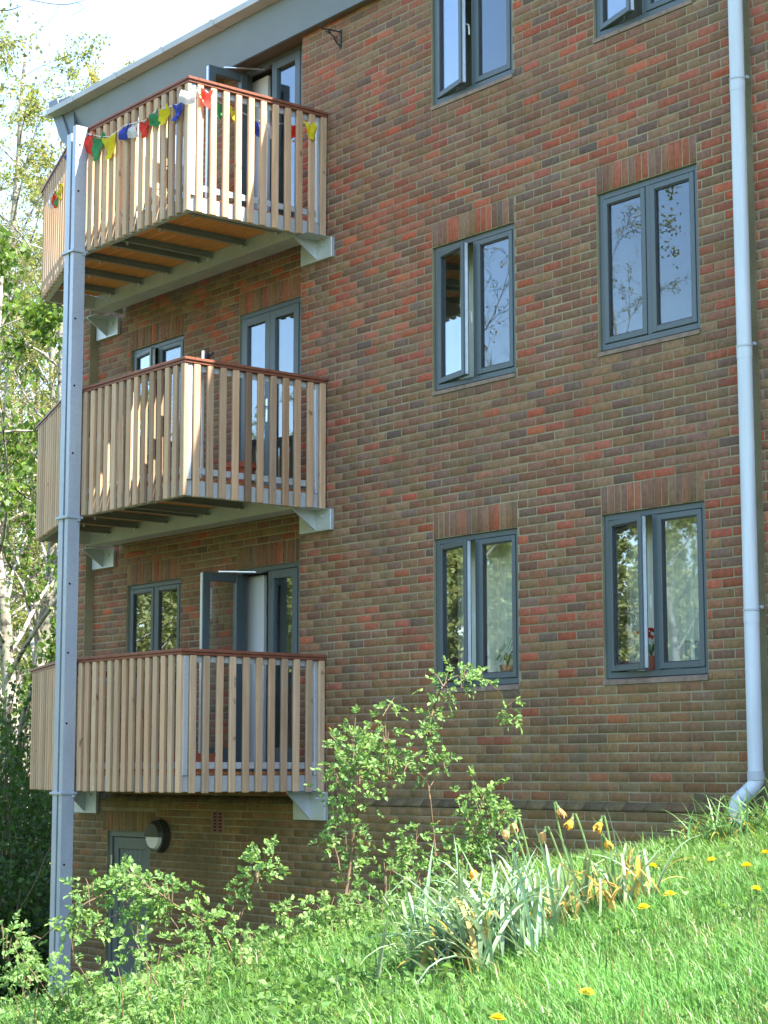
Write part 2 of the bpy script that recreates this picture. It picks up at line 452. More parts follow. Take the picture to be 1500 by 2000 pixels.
BR = []        # x0 x1 z0 z1 yfront depth zone
def lay(zone, x0, x1, z0, z1, yf, holes, soldiers, deep_left=False, deep_right=False):
    i0 = math.floor((z0-ZJ)/CO + 1e-6); i1 = math.ceil((z1-ZJ)/CO - 1e-6)
    for i in range(i0, i1):
        za, zb = max(ZJ+i*CO, z0), min(ZJ+(i+1)*CO, z1)
        if zb-za < 0.03: continue
        zm = (za+zb)/2
        cuts = [(h[0], h[1]) for h in holes+soldiers if h[2] < zm < h[3]]
        off = (i % 2)*BW/2 + rng.uniform(-.004, .004)
        k = math.floor((x0-off)/BW) - 1
        segs = []
        while True:
            a = off + k*BW; b = a+BW; k += 1
            if a > x1: break
            a2, b2 = max(a, x0), min(b, x1)
            if b2-a2 > 0.02: segs.append((a2, b2))
        for a, b in segs:
            parts = [(a, b)]
            for c0, c1 in cuts:
                np_ = []
                for p, q in parts:
                    if q <= c0 or p >= c1: np_.append((p, q))
                    else:
                        if p < c0: np_.append((p, c0))
                        if q > c1: np_.append((c1, q))
                parts = np_
            for p, q in parts:
                if q-p > 0.028:
                    dep = 0.125 if (deep_left and p <= x0+1e-6) or (deep_right and q >= x1-1e-6) or any(abs(p-c1) < 1e-6 or abs(q-c0) < 1e-6 for c0, c1 in cuts) else 0.03
                    BR.append([p+.0055, q-.0055, za+.0055, zb-.0055, yf, dep, zone])
    for s0, s1, sz0, sz1 in soldiers:
        n = max(1, round((s1-s0)/0.0735)); w = (s1-s0)/n
        for j in range(n):
            if min(sz1, z1)-sz0 > .05:
                BR.append([s0+j*w+.004, s0+(j+1)*w-.004, sz0+.004, min(sz1, z1)-.004, yf, 0.1, zone])

ZT = 6.605
winM = [(x, x+WW, k*Fh-.0536, k*Fh+WH) for k in range(3) for x in (0, WP)]
solM = [(a, b, d, d+3*CO) for a, b, c, d in winM if d < 6]
winM.append((3.58, 3.738, -2, 9))                         # slot added behind the drainpipe, shaped to put its shadow beside it
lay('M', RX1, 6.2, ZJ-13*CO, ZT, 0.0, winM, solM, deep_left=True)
winR = []
for k in range(3):
    winR += [(-3.23, -2.15, k*Fh-.74, k*Fh+WH), (-5.37, -4.28, k*Fh-.0536, k*Fh+WH)]
solR = [(a, b, d, d+3*CO) for a, b, c, d in winR if d < 6]
lay('R', RX0, RX1, ZJ-12*CO, ZT, REC, winR, solR)
lay('P', -6.52, RX0, ZJ-13*CO, ZT, 0.0, [], [], deep_left=True, deep_right=True)
lay('R', RX0, RX1, ZJ-13*CO, ZJ-12*CO, 0.0, [], [])
BD = (-5.43, -4.56, -3.5, -1.36)
holeL = [BD, (0.835, 1.06, -1.342, -1.19), (-3.40, -3.19, -1.342, -1.115)]
lay('L', -6.57, 6.2, -3.6, ZJ-14*CO, -0.05, holeL, [(BD[0]-.1, BD[1]+.1, BD[3], BD[3]+3*CO-.01)])
string = []
k = 0; x = -6.57
while x < 6.2:
    string.append((x+.004, min(x+BW, 6.2)-.004)); x += BW

wall = MB()
def backing(x0, x1, z0, z1, ya, yb, holes):
    xs = sorted({x0, x1, *[min(max(h[i], x0), x1) for h in holes for i in (0, 1)]})
    zs = sorted({z0, z1, *[min(max(h[i], z0), z1) for h in holes for i in (2, 3)]})
    for a, b in zip(xs, xs[1:]):
        run = None
        for c, d in zip(zs, zs[1:]):
            mx, mz = (a+b)/2, (c+d)/2
            if b-a < 1e-6 or d-c < 1e-6: continue
            if any(h[0] < mx < h[1] and h[2] < mz < h[3] for h in holes): 
                if run: wall.box(a, b, ya, yb, run[0], run[1]); run = None
            else: run = (run[0], d) if run else (c, d)
        if run: wall.box(a, b, ya, yb, run[0], run[1])
backing(RX1+.001, 6.2, ZJ-13*CO, ZT, 0.0045, 0.14, winM)
wall.box(3.581, 3.737, .075, .14, ZJ-13*CO, ZT)  # set-back floor of the added shadow slot by the drainpipe
backing(RX0, RX1, ZJ-12*CO, ZT, REC+0.0045, REC+0.14, winR)
backing(-6.519, RX0-.001, ZJ-13*CO, ZT, 0.0045, REC+0.14, [])
backing(RX0, RX1, ZJ-14*CO, ZJ-12*CO-.004, 0.007, 0.25, [])
backing(-6.569, 6.2, -3.6, ZJ-14*CO, -0.0455, 0.20, [BD])
wall.box(RX1+.002, 6.199, 0.0071, 0.2, ZJ-14*CO+.001, ZJ-13*CO-.001); wall.box(-6.518, RX0-.002, 0.0071, 0.2, ZJ-14*CO+.001, ZJ-13*CO-.001)
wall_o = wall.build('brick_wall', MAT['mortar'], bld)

# pick the 300 bricks that show largest as objects of their own
def px(P):
    q = np.array(P)-CAM; z = q@FW
    return 750+FPX*(q@RT)/z, 1000-FPX*(q@UP)/z, z
cand = []
for i, b in enumerate(BR):
    if b[6] == 'M' and abs((b[1]-b[0])-(BW-.011)) < 1e-4 and abs((b[3]-b[2])-(CO-.011)) < 1e-4 and b[5] < .05:
        u, v, z = px(((b[0]+b[1])/2, b[4], (b[2]+b[3])/2))
        if 5 < u < 1495 and 5 < v < 1640 and not 1400 < u < 1480: cand.append((z, i))
cand.sort(); single = {i for z, i in cand[:300]}

def brick_verts(x0, x1, z0, z1, yf, dep, ch=0.0045, j=0.002):
    r = lambda: rng.uniform(-j, j)
    o = yf - rng.uniform(-.0015, .0025); t = rng.uniform(-.0012, .0012)
    F = [(x0+ch+r(), o+t, z0+ch+r()), (x1-ch+r(), o-t, z0+ch+r()), (x1-ch+r(), o-t, z1-ch+r()), (x0+ch+r(), o+t, z1-ch+r())]
    E = [(x0+r(), o+ch, z0+r()), (x1+r(), o+ch, z0+r()), (x1+r(), o+ch, z1+r()), (x0+r(), o+ch, z1+r())]
    K = [(x0, yf+dep, z0), (x1, yf+dep, z0), (x1, yf+dep, z1), (x0, yf+dep, z1)]
    return F+E+K
BF = [(0,1,2,3)] + [(4+i, 4+(i+1) % 4, (i+1) % 4, i) for i in range(4)] + [(8+i, 8+(i+1) % 4, 4+(i+1) % 4, 4+i) for i in range(4)]
V = []; Q = []; Cc = []
shared = []
for n in range(6):
    vv = brick_verts(-(BW-.011)/2, (BW-.011)/2, -(CO-.011)/2, (CO-.011)/2, 0, .03)
    shared.append(np_mesh('brick', np.array(vv), np.array(BF), MAT['brick_single']))
for i, b in enumerate(BR):
    c = brick_colour((b[0]+b[1])/2, (b[2]+b[3])/2, b[6])
    if i in single:
        o = link('brick', rng.choice(shared), wall_o, loc=((b[0]+b[1])/2, b[4], (b[2]+b[3])/2)); o.color = (*c, 1)
        continue
    n = len(V); V += brick_verts(*b[:6]); Q += [tuple(k+n for k in f) for f in BF]; Cc += [c]*12
for a, b in string:                                        # chamfered plinth course
    c = brick_colour((a+b)/2, -1.0, 'L'); k = rng.uniform(.6, .85); c = (c[0]*k*.85, c[1]*k, c[2]*k*1.15)
    zt, zb, zm = ZJ-13*CO-.004, ZJ-14*CO+.004, ZJ-14*CO+.024
    n = len(V); r = lambda: rng.uniform(-.003, .003)
    V += [(a+r(), -.056, zb+r()), (b+r(), -.056, zb+r()), (b+r(), -.056, zm+r()), (a+r(), -.056, zm+r()), (a+r(), -.006, zt+r()), (b+r(), -.006, zt+r()),
          (a, .05, zt), (b, .05, zt), (a, .0, zb), (b, .0, zb)]
    Q += [(n, n+1, n+2, n+3), (n+3, n+2, n+5, n+4), (n+4, n+5, n+7, n+6), (n+8, n+9, n+1, n), (n+8, n, n+3, n+4), (n+1, n+9, n+5, n+2)]; Cc += [c]*10
ob = link('brickwork', np_mesh('brickwork', np.array(V), np.array(Q), MAT['brick'], np.array(Cc)), wall_o); ob['kind'] = 'stuff'

# rest of the shell, out of the picture's frame, and the rooms inside
sh = MB()
sh.box(6.2, 14, -.003, .25, -3.6, ZT); sh.box(13.75, 14, .25, 9, -3.6, ZT); sh.box(-6.518, 13.75, 8.75, 9, -3.6, ZT); sh.box(-6.518, -6.28, .25, 8.75, -3.6, ZT)
sh.build('end_wall', MAT['distant_brick'], bld)
rm = MB()
for k in range(4):
    z = k*Fh-.78
    rm.box(-6.27, 13.7, .255, 8.7, z-.22, z)
for k in range(3):
    z0, z1 = k*Fh-.779, (k+1)*Fh-1.001
    for x in (-3.75, -0.7, 1.58, 3.9): rm.box(x-.05, x+.05, .256, 4.2, z0, z1)
    rm.box(-6.26, 6.0, 4.2, 4.3, z0, z1)
rm.build('room_partition', MAT['plaster'], bld)

# ---- windows
def leaf_frame(mb, w, h, fr, d, T):
    mb.box(0, fr, 0, d, 0, h, 0.004, T); mb.box(w-fr, w, 0, d, 0, h, 0.004, T)
    mb.box(fr-.001, w-fr+.001, 0.001, d-.001, 0, fr, 0.004, T); mb.box(fr-.001, w-fr+.001, 0.001, d-.001, h-fr, h, 0.004, T)
def pane(name, w, h, fr, y, T, parent):
    mb = MB(); mb.box(fr-.004, w-fr+.004, y, y+.004, fr-.004, h-fr+.004, 0, T); return mb.build(name, MAT['glass'], parent)
def window(x, z, yf, w, h, angle, side='left', blind=None):
    y = yf+.030; fo = .050
    mb = MB()
    mb.box(x, x+fo, y, y+.075, z, z+h, .004); mb.box(x+w-fo, x+w, y, y+.075, z, z+h, .004)
    mb.box(x+fo-.001, x+w-fo+.001, y+.001, y+.074, z, z+fo, .004); mb.box(x+fo-.001, x+w-fo+.001, y+.001, y+.074, z+h-fo, z+h, .004)
    mb.box(x+w/2-.026, x+w/2+.026, y+.001, y+.074, z+fo-.001, z+h-fo+.001, .004)
    win = mb.build('window', MAT['frame'], bld)
    sw, shh = w/2-.026-fo-.006, h-2*fo-.008
    for j, sx in enumerate((x+fo+.003, x+w/2+.029)):
        a = -angle if j == 0 else 0.0
        T = Matrix.Translation((sx, y-.008, z+fo+.004)) @ Matrix.Rotation(math.radians(a), 4, 'Z')
        m2 = MB(); leaf_frame(m2, sw, shh, .047, .058, T); m2.build('casement', MAT['frame'], win)
        m3 = MB()                                           # glazing bead
        m3.box(.046, .056, .012, .03, .046, shh-.046, 0, T); m3.box(sw-.056, sw-.046, .012, .03, .046, shh-.046, 0, T); m3.box(.056, sw-.056, .0125, .0295, .046, .056, 0, T); m3.box(.056, sw-.056, .0125, .0295, shh-.056, shh-.046, 0, T)
        m3.build('glazing_bead', MAT['black'], win)
        pane('pane', sw, shh, .05, .026, T, win)
        if angle and j == 0:
            m4 = MB(); m4.box(sw+.0005, sw+.0035, .018, .046, .012, shh-.012, 0, T); m4.build('espagnolette_strip', MAT['frame_edge'], win)
            m5 = MB(); m5.tube([T @ Vector((sw-.03, .062, shh*.48)), T @ Vector((sw-.03, .10, shh*.48)), T @ Vector((sw-.03, .105, shh*.40))], .008, 6); m5.build('window_handle', MAT['white'], win)
            m6 = MB(); m6.tube([T @ Vector((sw*.75, .03, .001)), (sx+sw*.5, y+.03, z+fo+.002)], .006, 4); m6.build('friction_stay', MAT['chrome'], win)
    s = MB(); s.prism([(yf-.010, z-.050), (yf+.09, z-.050), (yf+.09, z-.001), (yf+.03, z-.004), (yf-.010, z-.018)], x-.002, x+w+.002, 'x')
    s.build('sill', MAT['sill'], win)
    return win
window(0, 0, 0, WW, WH, 11); window(WP, 0, 0, WW, WH, 13)
window(0, Fh, 0, WW, WH, 12); window(WP, Fh, 0, WW, WH, 0)
window(0, 2*Fh, 0, WW, WH-.02, 13); window(WP, 2*Fh, 0, WW, WH-.02, 15)
window(-5.37, 0, REC, 1.09, WH, 0); window(-5.37, Fh, REC, 1.09, WH, 9); window(-5.37, 2*Fh, REC, 1.09, WH-.02, 0)

# ---- balcony doors
def balcony_door(k, opened):
    z0 = k*Fh-.74; h = WH+.74-(.02 if k == 2 else 0); x0, x1 = -3.23, -2.15; y = REC+.02; w = x1-x0
    mb = MB()
    mb.box(x0, x0+.05, y, y+.08, z0, z0+h, .004); mb.box(x1-.05, x1, y, y+.08, z0, z0+h, .004)
    mb.box(x0+.049, x1-.049, y+.001, y+.079, z0+h-.05, z0+h, .004); mb.box(x0+.049, x1-.049, y+.001, y+.079, z0, z0+.04, .004)
    d = mb.build('balcony_door', MAT['frame'], bld)
    lw, lh = w/2-.053, h-.10
    for j, (hx, sgn) in enumerate(((x0+.051, 1), (x1-.051, -1))):
        ang = opened if j == 0 else 0
        if j == 0: T = Matrix.Translation((hx, y-.01, z0+.045)) @ Matrix.Rotation(math.radians(-ang), 4, 'Z')
        else: T = Matrix.Translation((hx-lw, y-.01, z0+.045))
        m2 = MB(); leaf_frame(m2, lw, lh, .085, .06, T); m2.box(.084, lw-.084, .002, .058, .084, .20, 0, T); m2.build('door_leaf', MAT['frame'], d)
        m3 = MB(); m3.box(.083, lw-.083, .028, .033, .19, lh-.083, 0, T); m3.build('pane', MAT['glass'], d)
        m4 = MB(); m4.box(lw-.055, lw-.025, -.004, .0, lh*.42, lh*.54, 0, T); m4.tube([T @ Vector((lw-.04, 0, lh*.50)), T @ Vector((lw-.04, -.05, lh*.50)), T @ Vector((lw-.15, -.055, lh*.50))], .009, 6)
        m4.build('door_handle', MAT['chrome'], d)
        if ang:
            m5 = MB(); m5.box(lw+.0005, lw+.004, .012, .048, .01, lh-.01, 0, T); m5.build('door_edge_strip', MAT['frame_edge'], d)
            m6 = MB(); m6.tube([T @ Vector((.30, .05, lh+.012)), (hx+.28, y+.05, z0+h-.045)], .009, 5); m6.build('door_stay', MAT['chrome'], d)
            m7 = MB(); m7.box(x0-.14, x0+.24, y+.155, y+.19, z0, z0+h-.06); m7.build('inner_reveal', MAT['white'], d)
balcony_door(0, 90); balcony_door(1, 0); balcony_door(2, 90)

# ---- basement door
mb = MB(); x0, x1, z0, z1 = BD[0], BD[1], -3.42, BD[3]; y = -.02
mb.box(x0, x0+.06, y, y+.09, z0, z1, .004); mb.box(x1-.06, x1, y, y+.09, z0, z1, .004); mb.box(x0+.059, x1-.059, y+.001, y+.089, z1-.06, z1, .004)
bdo = mb.build('basement_door', MAT['doorgreen'], bld)
lx0, lx1 = x0+.063, x1-.063
m2 = MB(); m2.box(lx0, lx0+.10, y+.02, y+.065, z0+.01, z1-.065, .003); m2.box(lx1-.10, lx1, y+.02, y+.065, z0+.01, z1-.065, .003)
m2.box(lx0+.099, lx1-.099, y+.021, y+.064, z1-.19, z1-.066, .003); m2.box(lx0+.099, lx1-.099, y+.021, y+.064, z0+.01, z0+.2, .003); m2.build('door_leaf', MAT['doorgreen'], bdo)
n = 6; w = (lx1-lx0-.2)/n
for i in range(n):
    m3 = MB(); m3.box(lx0+.1+i*w+.002, lx0+.1+(i+1)*w-.002, y+.036, y+.055, z0+.2, z1-.19, .004); m3.build('plank', MAT['doorgreen'], bdo)
m4 = MB(); m4.box(lx1-.075, lx1-.03, y+.012, y+.0195, -2.48, -2.18, .002); m4.tube([(lx1-.052, y+.012, -2.32), (lx1-.052, y-.04, -2.32), (lx1-.17, y-.045, -2.32)], .011, 8); m4.build('door_handle', MAT['chrome'], bdo)
m5 = MB(); m5.box(x0+.045, x0+.075, y-.006, y-.0005, -1.72, -1.62); m5.box(x0+.045, x0+.075, y-.006, y-.0005, -3.0, -2.9); m5.build('hinge', MAT['chrome'], bdo)

# ---- air bricks
def air_brick(x0, x1, z0, z1, cols, rows):
    m = MB(); m.box(x0+.004, x1-.004, -.047, .0, z0+.004, z1-.004, .003); o = m.build('air_brick', MAT['airbrick'], bld)
    h = MB(); dx = (x1-x0-.03)/cols; dz = (z1-z0-.03)/rows
    for i in range(cols):
        for j in range(rows):
            cx, cz = x0+.015+(i+.5)*dx, z0+.015+(j+.5)*dz; h.box(cx-dx*.27, cx+dx*.27, -.0495, -.04, cz-dz*.25, cz+dz*.25)
    h.build('vent_hole', MAT['darkhole'], o)
air_brick(.835, 1.06, -1.342, -1.19, 8, 5); air_brick(-3.40, -3.19, -1.342, -1.115, 2, 6)

# ---- roof edge
ro = MB(); ro.prism([(-.33, 7.035), (4.2, 8.45), (9.2, 6.9), (9.2, 6.8), (4.2, 8.3), (-.18, 6.99)], -6.75, 14.2, 'x')
roof = ro.build('roof', MAT['rooftile'], bld)
XL = -6.50
f = MB(); n = len(f.v)
f.v += [(XL, -.10, 6.575), (14.2, -.10, 6.575), (14.2, -.20, 6.965), (XL-.12, -.20, 6.965), (XL, -.07, 6.575), (14.2, -.07, 6.575), (14.2, -.17, 6.965), (XL-.12, -.17, 6.965)]
f.f += [(0, 1, 2, 3), (7, 6, 5, 4), (0, 4, 5, 1), (3, 2, 6, 7), (0, 3, 7, 4), (1, 5, 6, 2)]
f.build('fascia', MAT['fascia'], roof)
sf = MB(); sf.box(XL, RX0, -.069, -.001, 6.607, 6.66); sf.box(RX1, 14.2, -.069, -.012, 6.5765, 6.66); sf.box(RX0, RX1, -.069, REC+.3, 6.607, 6.66); sf.build('soffit', MAT['soffit'], roof)
joints = [-6.03, -5.06, -4.09, -3.12, -2.15, -1.18, -.21]
edges = [-6.62] + joints + [14.2]
for a, b in zip(edges, edges[1:]):
    g = MB(); g.prism([(-.203, 6.955), (-.345, 6.962), (-.352, 7.022), (-.335, 7.026), (-.33, 6.985), (-.203, 6.985)], a+.004, b-.004, 'x')
    g.build('gutter', MAT['gutter'], roof)
for x in joints:
    g = MB(); g.prism([(-.202, 6.949), (-.350, 6.956), (-.358, 7.027), (-.331, 7.031), (-.325, 6.99), (-.202, 6.99)], x-.035, x+.035, 'x'); g.build('gutter_bracket', MAT['gutter'], roof)
q = [on_plane('y', -.22, *p) for p in ((94, 200), (111, 192), (140, 286), (120, 278))]
e = MB(); nn = [tuple(p) for p in q] + [(p[0], p[1]+.05, p[2]) for p in q]
e.v += nn; e.f += [(0, 1, 2, 3), (7, 6, 5, 4), (0, 4, 5, 1), (1, 5, 6, 2), (2, 6, 7, 3), (3, 7, 4, 0)]
e.build('bargeboard', MAT['fascia'], roof)
q = [on_plane('y', -.20, *p) for p in ((111, 196), (142, 186), (146, 268), (134, 272))]
e = MB(); nn = [tuple(p) for p in q] + [(p[0], p[1]+.03, p[2]) for p in q]
e.v += nn; e.f += [(0, 1, 2, 3), (7, 6, 5, 4), (0, 4, 5, 1), (1, 5, 6, 2), (2, 6, 7, 3), (3, 7, 4, 0)]
e.build('fascia_return', MAT['fascia'], roof)
e = MB(); e.box(-6.74, -6.60, -.34, -.20, 6.97, 7.05, .01); e.build('gutter_stop_end', MAT['white'], roof)

# ------------------------------------------------------------------ balconies
CD = Vector((-5.57+3.69, -.95+1.62, 0)); CL = CD.length; CANG = math.atan2(CD.y, CD.x)
TC = Matrix.Translation((-3.69, -1.62, 0)) @ Matrix.Rotation(CANG, 4, 'Z')     # local +x runs along the splayed side, -y is inward
SLAT = {}
def slat_mesh(kind, v):
    key = (kind, v)
    if key not in SLAT:
        m = MB()
        if kind == 'front': m.box(-.034, .034, 0, .040, -1.275, -.052, .006)
        else: m.box(-.034, 0, -.034, .034, -1.275, -.052, .006)
        SLAT[key] = m.mesh('slat', MAT['larch'])
    return SLAT[key]
def tint(o):
    k = rng.uniform(.78, 1.12); h = rng.uniform(-.03, .07); o.color = (k+h, k, k-h*.8, 1)
    if rng.random() < .12: o.color = (k*.86, k*.85, k*.86, 1)
def balcony(k, label):
    R = 0.362+k*Fh; z = R
    b = thing('balcony', label, 'balcony', (-3.4, 0, R-1.09), 'stacked timber balconies')
    xs = [-1.604-.1345*i for i in range(16)]
    for x in xs:
        o = link('slat', slat_mesh('front', 0), b, loc=(x+rng.uniform(-.005, .005), -1.62+rng.uniform(-.002, .002), R+rng.uniform(-.006, .003))); tint(o)
        o.rotation_euler = (0, rng.uniform(-.004, .004), rng.uniform(-.03, .03))
        if k == 1 and abs(x+2.14) < .2: o.color = (.62, .58, .56, 1)
    for i in range(11):
        o = link('slat', slat_mesh('side', 0), b, loc=(-1.558+rng.uniform(-.002, .002), -.052-.1432*i+rng.uniform(-.005, .005), R+rng.uniform(-.006, .003))); tint(o)
        o.rotation_euler = (rng.uniform(-.004, .004), 0, rng.uniform(-.03, .03))
        if k == 1 and i == 6: o.color = (.40, .36, .34, 1)
        if k == 1 and i == 3: o.color = (.70, .62, .56, 1)
    for i in range(14):
        p = TC @ Vector((.08+.1345*i, 0, 0))
        o = link('slat', slat_mesh('front', 0), b, loc=(p.x, p.y, R+rng.uniform(-.004, .004))); tint(o)
        o.rotation_euler = (0, 0, CANG+math.pi)
    for i in range(6):
        o = link('slat', slat_mesh('side', 0), b, loc=(-5.57+.036, -.86+.143*i, R)); tint(o)
    # hardwood rail in two layers
    for nm, w0, w1, za, zb in (('handrail', -.012, .100, -.028, 0.0), ('rail_batten', .0, .085, -.055, -.0285)):
        m = MB(); m.box(-3.70, -1.558-w0+.0, -1.62+w0, -1.62+w1, z+za, z+zb, .004); m.build(nm, MAT['handrail'], b)
        m = MB(); m.box(-1.558-w1, -1.558-w0, -1.62+w1+.001, -.012, z+za, z+zb, .004); m.build(nm, MAT['handrail'], b)
        m = MB(); m.box(.002, CL+.01, -w1, -w0, z+za-.001, z+zb-.001, .004, TC); m.build(nm, MAT['handrail'], b)
        m = MB(); m.box(-5.57-w0-.01, -5.57+w1, -.93, .09, z+za-.002, z+zb-.002, .004); m.build(nm, MAT['handrail'], b)
    # galvanised frame behind the slats
    def ring(nm, za, zb, d0, d1, mat, c=.003):
        m = MB(); m.box(-3.66, -1.558-d0, -1.62+d0, -1.62+d1, z+za, z+zb, c); m.build(nm, mat, b)
        m = MB(); m.box(-1.558-d1, -1.558-d0, -1.62+d1+.001, -.045, z+za, z+zb, c); m.build(nm, mat, b)
        m = MB(); m.box(.02, CL-.02, -d1, -d0, z+za+.0005, z+zb+.0005, c, TC); m.build(nm, mat, b)
        m = MB(); m.box(-5.57+d0, -5.57+d1, -.91, .06, z+za+.001, z+zb+.001, c); m.build(nm, mat, b)
    ring('top_flat', -.115, -.058, .042, .05, MAT['galvanised'])
    ring('low_rail', -1.065, -1.005, .042, .052, MAT['galvanised'])
    ring('edge_channel', -1.268, -1.125, .042, .10, MAT['galvanised'])
    for (px_, py_) in ((-1.605, -1.555), (-1.625, -.085), (-3.62, -1.56), (-2.6, -1.553), (-5.50, -.90), (-5.50, .02)):
        m = MB(); m.box(px_-.03, px_+.03, py_-.028, py_+.028, z-1.124, z-.0555, .004); m.build('post', MAT['galvanised'], b)
    # deck boards
    y = -1.515
    while y < -.06:
        y1 = y+.138; xl = -5.46 if y > -.9 else -3.62-(y+1.62)/.67*1.88
        m = MB(); m.box(max(xl, -5.46), -1.665, y, y1, z-1.120, z-1.090, .003); m.build('deck_board', MAT['decking'], b); y += .144
    for x in (-1.93, -2.52, -3.12, -3.34, -3.90, -4.47, -5.05):
        yf = -1.515 if x > -3.6 else -1.515+(-(x)-3.6)*.357+.04
        m = MB(); m.prism([(x-.022, z-1.190), (x+.022, z-1.190), (x+.022, z-1.184), (x-.016, z-1.184), (x-.016, z-1.128), (x+.022, z-1.128), (x+.022, z-1.1215), (x-.022, z-1.1215)], yf, -.31, 'y')
        j = m.build('joist', MAT['dull_steel'], b)
        for yy in (yf+.06, yf+.20, -.36):
            m = MB(); m.tube([(x+.005, yy, z-1.190), (x+.005, yy, z-1.222)], .012, 6); m.build('bolt', MAT['frame_edge'], j)
    m = MB(); m.prism([(-.31, z-1.275), (-.10, z-1.275), (-.10, z-1.262), (-.298, z-1.262), (-.298, z-1.135), (-.10, z-1.135), (-.10, z-1.1225), (-.31, z-1.1225)], -5.55, -1.67, 'x')
    m.build('wall_beam', MAT['galvanised'], b)
    # wall brackets
    for side, x0, x1, yw, gx in (('right', -1.95, -1.45, 0.0 if k else -.056, -1.69), ('left', -6.07, -5.60, REC if k else -.056, -5.83)):
        zb = z-1.475 if k else z-1.54
        m = MB(); m.box(x0, x1, yw-.042, yw-.001, zb, z-1.276, .003); br = m.build('wall_bracket', MAT['galvanised'], b)
        m = MB(); m.prism([(yw-.0425, z-1.278), (yw-.30, z-1.278), (yw-.30, z-1.292), (yw-.0425, zb+.012)], gx-.008, gx+.008, 'x'); m.build('gusset', MAT['galvanised'], br)
        m = MB(); m.box(x0+.06, x1-.02, yw-.31, yw-.043, z-1.2775, z-1.2755); m.build('seat_plate', MAT['galvanised'], br)
        for bx in (gx-.12, gx+.13):
            m = MB(); m.tube([(bx, yw-.043, z-1.34), (bx, yw-.070, z-1.34)], .014, 6); m.build('bolt', MAT['frame_edge'], br)
    return b
balcony(2, 'topmost timber slatted balcony, hung with coloured prayer flags, under the eaves')
balcony(1, 'middle timber slatted balcony with two dark weathered slats, above the lowest one')
balcony(0, 'lowest timber slatted balcony, above the basement door and round lamp')

# ---- steel column
X0 = -3.39
colo = thing('steel_column', 'tall galvanised double channel steel column in front of the balconies', 'column', (-3.48, -1.7, -3.35))
def cprof(x, w, y0, y1, t=.009):
    return [(x, y0), (x, y1), (x-w, y1), (x-w, y1-t), (x-t, y1-t), (x-t, y0+t), (x-w, y0+t), (x-w, y0)]
m = MB(); m.prism(cprof(X0, .062, -1.762, -1.632), -3.5, 5.66, 'z'); m.build('channel', MAT['column_steel'], colo)
m = MB(); m.prism(cprof(X0-.100, .085, -1.760, -1.634), -3.5, 5.60, 'z'); m.build('channel', MAT['column_steel'], colo)
for k in range(3):
    z = .362+k*Fh-1.29
    m = MB(); m.box(X0-.205, X0+.018, -1.785, -1.60, z-.016, z+.010, .003); m.build('collar_plate', MAT['column_steel'], colo)
    m = MB(); m.tube([(X0+.004, -1.65, z-.03), (X0+.03, -1.65, z-.03)], .014, 6); m.build('bolt', MAT['frame_edge'], colo)
for u, v in ((156, 283), (153, 373), (147, 622), (145, 753), (142, 885), (136, 1140), (133, 1275), (130, 1413), (125, 1689), (122, 1830)):
    p = on_plane('x', X0, u, v); m = MB(); m.tube([(X0+.0015, p[1], p[2]), (X0-.01, p[1], p[2])], .012, 8); m.build('bolt_hole', MAT['darkhole'], colo)

# ---- drainpipe
pipe = thing('drainpipe', 'pale grey plastic drainpipe with swan neck bend running down the brick wall', 'drainpipe', (3.6, -.09, -1.2))
def cyl(name, pts, r, mat, parent, sides=20):
    m = MB(); m.tube(pts, r, sides); return m.build(name, mat, parent, smooth=False)
PX, PY = 3.672, -.075
zs = [6.95, 4.45, 2.385, .42, -.74]
for a, b in zip(zs, zs[1:]):
    o = cyl('pipe', [(PX, PY, a), (PX, PY, b+.012)], .056, MAT['pvc'], pipe, 24)
for z in zs[1:4]:
    cyl('pipe_collar', [(PX, PY, z-.075), (PX, PY, z+.011)], .0585, MAT['pvc'], pipe, 24); cyl('collar_ring', [(PX, PY, z+.012), (PX, PY, z+.026)], .062, MAT['pvc_dark'], pipe, 24)
    m = MB(); m.box(PX-.064, PX+.05, -.024, .008, z+.03, z+.055, .003); m.build('pipe_clip', MAT['pvc_dark'], pipe)
LX = PX-.115
cyl('pipe_collar', [(PX, PY, -.79), (PX, PY, -.725)], .062, MAT['pvc_dark'], pipe, 24)
cyl('pipe_bend', [(PX, PY, -.76), (PX, PY, -.80), (PX-.012, PY-.015, -.835), (PX-.035, PY-.03, -.865), (PX-.08, PY-.055, -.91), (LX+.012, PY-.075, -.94), (LX, PY-.08, -.975), (LX, PY-.08, -1.01)], .056, MAT['pvc'], pipe, 24)
p0 = Vector((PX-.035, PY-.03, -.865)); p1 = Vector((PX-.08, PY-.055, -.91)); dv = (p1-p0).normalized()
cyl('bend_ring', [p0, p0+dv*.012], .061, MAT['pvc_dark'], pipe, 24); cyl('bend_ring', [p1, p1+dv*.012], .061, MAT['pvc_dark'], pipe, 24)
cyl('pipe', [(LX, PY-.08, -1.0), (LX, PY-.08, -1.7)], .0575, MAT['pvc'], pipe, 24)
cyl('collar_ring', [(LX, PY-.08, -1.02), (LX, PY-.08, -1.005)], .0615, MAT['pvc_dark'], pipe, 24)

